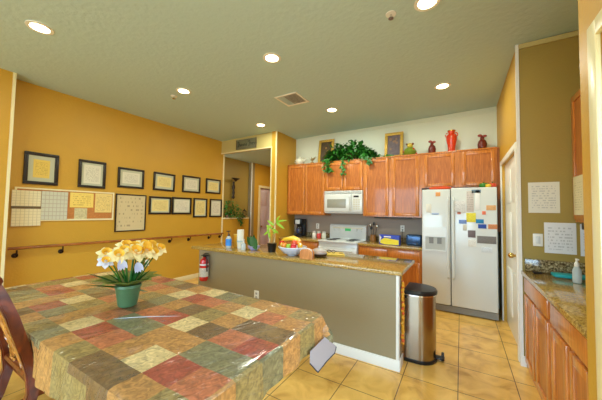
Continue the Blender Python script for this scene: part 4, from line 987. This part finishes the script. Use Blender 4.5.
m.build('wrap', mat('olive_green_wrap', (104, 122, 46), .35, coat=.3), t, local=True, solid=.001)
m = MB()
for dy, dx, dz, L, w in ((-1, .15, .75, .3, .02), (-1, .1, .42, .27, .016), (-.8, .2, .9, .2, .016), (-.5, .3, 1, .22, .018), (.1, .4, 1, .22, .018), (.3, .3, 1.2, .22, .02), (.6, .2, 1.1, .22, .02), (.9, .3, .9, .18, .018), (-.2, -.3, 1.2, .22, .018), (.9, .2, -.25, .14, .02), (.1, .5, .9, .2, .02)):
    m.leaf((.0, .0, .11), (dx, dy, dz), (.6, 0, .8), L, w, .12, .3, 6)
m.build('strap_leaves', LEAFD, t, local=True)
PET = mat('cream_petal', (250, 236, 176), .5); PETB = mat('white_petal', (222, 226, 240), .5); CEN = mat('golden_trumpet', (250, 190, 50), .5, noise=.15, nscale=60)
heads = [(.07, .0, .33, .05), (.075, .07, .325, .048), (.07, -.1, .31, .048), (.03, .19, .32, .045), (-.02, .04, .34, .055), (.03, -.05, .325, .052), (.06, .02, .31, .056), (.02, .13, .315, .055), (-.04, -.12, .315, .045), (-.05, .0, .36, .05), (.07, .12, .295, .045), (-.03, .16, .35, .045), (.05, -.16, .27, .038), (.0, .09, .36, .048), (.05, .08, .345, .05)]
for dx, dy, dz, r in [(a, b, c*.8+.115, d*1.05) for a, b, c, d in heads]:
    c = Vector((dx, dy*1.05, dz)); nrm = Vector((1.0+dx, dy*1.2-.15, 1.0)).normalized()
    up = Vector((0, 0, 1)); a1 = nrm.cross(up).normalized(); a2 = nrm.cross(a1)
    f = MB()
    for k in range(6):
        a = k*PI/3+dx*9; d = a1*math.cos(a)+a2*math.sin(a)+nrm*-.12
        f.leaf(c, d, nrm, r*1.3, r*1.15, .1, .15, 4)
    fl = f.build('flower_head', PET if dz > .34 else PETB, t, local=True)
    g = MB(); N_ = 12; prev = None
    for rr_, hh in ((.25, .0), (.45, .35), (.62, .5)):
        ring = [g.bm.verts.new(c+a1*r*rr_*math.cos(2*PI*i/N_)+a2*r*rr_*math.sin(2*PI*i/N_)+nrm*r*hh) for i in range(N_)]
        if prev:
            for i in range(N_): g.bm.faces.new((prev[i], prev[(i+1) % N_], ring[(i+1) % N_], ring[i]))
        else: g.bm.faces.new(ring)
        prev = ring
    g.build('trumpet', CEN, fl, local=True)
    MB().tube([(dx*.2, dy*.15, .11), (dx*.6, dy*.6, .11+(dz-.11)*.55), tuple(c-nrm*.005)], .004, 6).build('stem', LEAF, t, local=True)
for dy, dz in ((-.10, .335), (.005, .30)):
    f = MB(); c = Vector((.09, dy, dz))
    for k in range(4): f.leaf(c, (.3, -.25+.2*k, -.9+.1*k), (1, 0, .2), .07, .035, .1, .2, 4)
    f.build('drooping_flower', mat('pale_blue_petal', (206, 214, 244), .5), t, local=True)

# ------------------------------------------------------------------ chair
t = thing('dining_chair', 'dark red-brown carved wooden chair with pierced back at the near table side', 'chair', (-2.22, .6, 0))
prof = [(0, .40), (.12, .44), (.30, .515), (.45, .555), (.56, .545), (.66, .52), (.76, .49), (.88, .455), (1.0, .41), (1.08, .375)]
def stile(x):
    m = MB(); P = [(x, y, z) for z, y in prof]; 
    R = []
    for i, (xx, y, z) in enumerate(P):
        w = .021+.006*math.sin(i); d = .026
        R.append([m.bm.verts.new((xx+a*w, y+b*d, z)) for a, b in ((-1, -1), (1, -1), (1, 1), (-1, 1))])
    for a, b in zip(R, R[1:]):
        for i in range(4): m.bm.faces.new((a[i], a[(i+1) % 4], b[(i+1) % 4], b[i]))
    m.bm.faces.new(R[0][::-1]); m.bm.faces.new(R[-1])
    bmesh.ops.bevel(m.bm, geom=[e for e in m.bm.edges if abs(e.verts[0].co.z-e.verts[1].co.z) > .01], offset=.007, segments=2, affect='EDGES')
    return m
XR, XL = -2.0, -2.44
stile(XR).build('back_stile', MAHOG, t); stile(XL).build('back_stile', MAHOG, t)
def bk(z):
    for (z0, y0), (z1, y1) in zip(prof, prof[1:]):
        if z0 <= z <= z1: return y0+(y1-y0)*(z-z0)/(z1-z0)
    return prof[-1][1]
m = MB(); n = 14
cr = [(XL-.04+(XR-XL+.08)*i/n, 1.075+.045*math.sin(PI*i/n)) for i in range(n+1)]
m.tube([(x, bk(z)-.0, z) for x, z in cr], .034, 10, flat=.9); m.build('crest_rail', MAHOG, t)
HON = wood('honey_brown_wood', (150, 90, 34), (206, 140, 62), (3, 3, 1), .25, .6)
m = MB(); xm = (XL+XR)/2
for sgn in (-1, 1):
    for off, amp in ((.045, .03), (.09, .045)):
        m.tube([(xm+sgn*(off+amp*math.sin(z*16)), bk(z), z) for z in [.52+.02*i for i in range(27)]], .011, 7, flat=1.0)
for z in (.56, .68, .8, .92): 
    m.tube([(xm+.12*math.cos(a*PI/8), bk(z+.045*math.sin(a*PI/8)), z+.045*math.sin(a*PI/8)) for a in range(17)], .009, 6)
m.build('pierced_splat', HON, t)
m = MB(); m.tube([(XL, bk(.52), .52), (XR, bk(.52), .52)], .02, 8); m.build('lower_rail', MAHOG, t)
m = MB(); m.box(XL-.01, .57, .42, XR+.02, 1.0, .465, bev=.012); m.build('seat_frame', MAHOG, t)
m = MB(); m.box(XL+.01, .60, .465, XR, .985, .497, bev=.014, seg=3); m.build('seat_cushion', mat('pale_blue_seat', (150, 160, 190), .7), t)
for x in (XL+.01, XR): MB().lathe([(.018, 0), (.024, .06), (.018, .12), (.026, .36), (.026, .42)], (x, .965, 0), 12).build('front_leg', MAHOG, t)
m = MB()
for x in (XL+.005, XR): m.tube([(x, .47, .2), (x, .965, .2)], .012, 8)
m.build('stretcher', MAHOG, t)

# ------------------------------------------------------------------ light from the windows, world, camera
w = bpy.data.worlds.new('World'); S.world = w; w.use_nodes = True
nt = w.node_tree; bg = nt.nodes['Background']
tc = nt.nodes.new('ShaderNodeTexCoord'); sp = nt.nodes.new('ShaderNodeSeparateXYZ'); nt.links.new(tc.outputs['Generated'], sp.inputs[0])
cr = nt.nodes.new('ShaderNodeValToRGB'); cr.color_ramp.elements[0].position = .46; cr.color_ramp.elements[0].color = (.35, .38, .36, 1)
cr.color_ramp.elements[1].position = .56; cr.color_ramp.elements[1].color = (.50, .76, 1, 1)
ma = nt.nodes.new('ShaderNodeMath'); ma.operation = 'MULTIPLY_ADD'; ma.inputs[1].default_value = .5; ma.inputs[2].default_value = .5
nt.links.new(sp.outputs[2], ma.inputs[0]); nt.links.new(ma.outputs[0], cr.inputs['Fac']); nt.links.new(cr.outputs['Color'], bg.inputs['Color'])
bg.inputs['Strength'].default_value = 12.0
l = bpy.data.lights.new('window_daylight', 'AREA'); l.shape = 'RECTANGLE'; l.size = 3.85; l.size_y = 2.1; l.cycles.is_portal = True
o = bpy.data.objects.new('window_daylight', l); COL.objects.link(o); o.location = (-1.65, YR-.12, 1.53); o.rotation_euler = (PI/2, 0, 0)
l = bpy.data.lights.new('door_daylight', 'AREA'); l.shape = 'RECTANGLE'; l.size = .8; l.size_y = 2.1; l.cycles.is_portal = True
o = bpy.data.objects.new('door_daylight', l); COL.objects.link(o); o.location = (.63, 1.12, 1.15); o.rotation_euler = (PI/2, 0, PI/2)
# hall ceiling lamp further back, lighting the hall as in the photograph
l = bpy.data.lights.new('hall_lamp', 'AREA'); l.shape = 'DISK'; l.size = .14; l.energy = 11; l.color = (1, .86, .6)
o = bpy.data.objects.new('hall_lamp', l); COL.objects.link(o); o.location = (-4.0, 5.7, 2.765)

F_PX = 268.79; YAW, PIT, ROLL = [math.radians(a) for a in (30.765, 2.423, .984)]
f = Vector((-math.sin(YAW)*math.cos(PIT), math.cos(YAW)*math.cos(PIT), math.sin(PIT)))
r0 = Vector((math.cos(YAW), math.sin(YAW), 0)); u0 = r0.cross(f)
r = r0*math.cos(ROLL)+u0*math.sin(ROLL); u = r.cross(f)
cam = bpy.data.cameras.new('Camera'); cam.sensor_width = 36; cam.lens = 36*F_PX/602; cam.clip_start = .05
co = bpy.data.objects.new('Camera', cam); COL.objects.link(co)
M = Matrix((r, u, -f)).transposed().to_4x4(); M.translation = Vector((0, 0, 1.45)); co.matrix_world = M
S.camera = co
S.view_settings.view_transform = 'Standard'; S.view_settings.look = 'None'; S.view_settings.gamma = 1; S.view_settings.exposure = .24
S.view_settings.use_curve_mapping = False
S.cycles.use_denoising = True
S.cycles.max_bounces = 10; S.cycles.diffuse_bounces = 6; S.cycles.transparent_max_bounces = 12
S.cycles.sample_clamp_indirect = 6
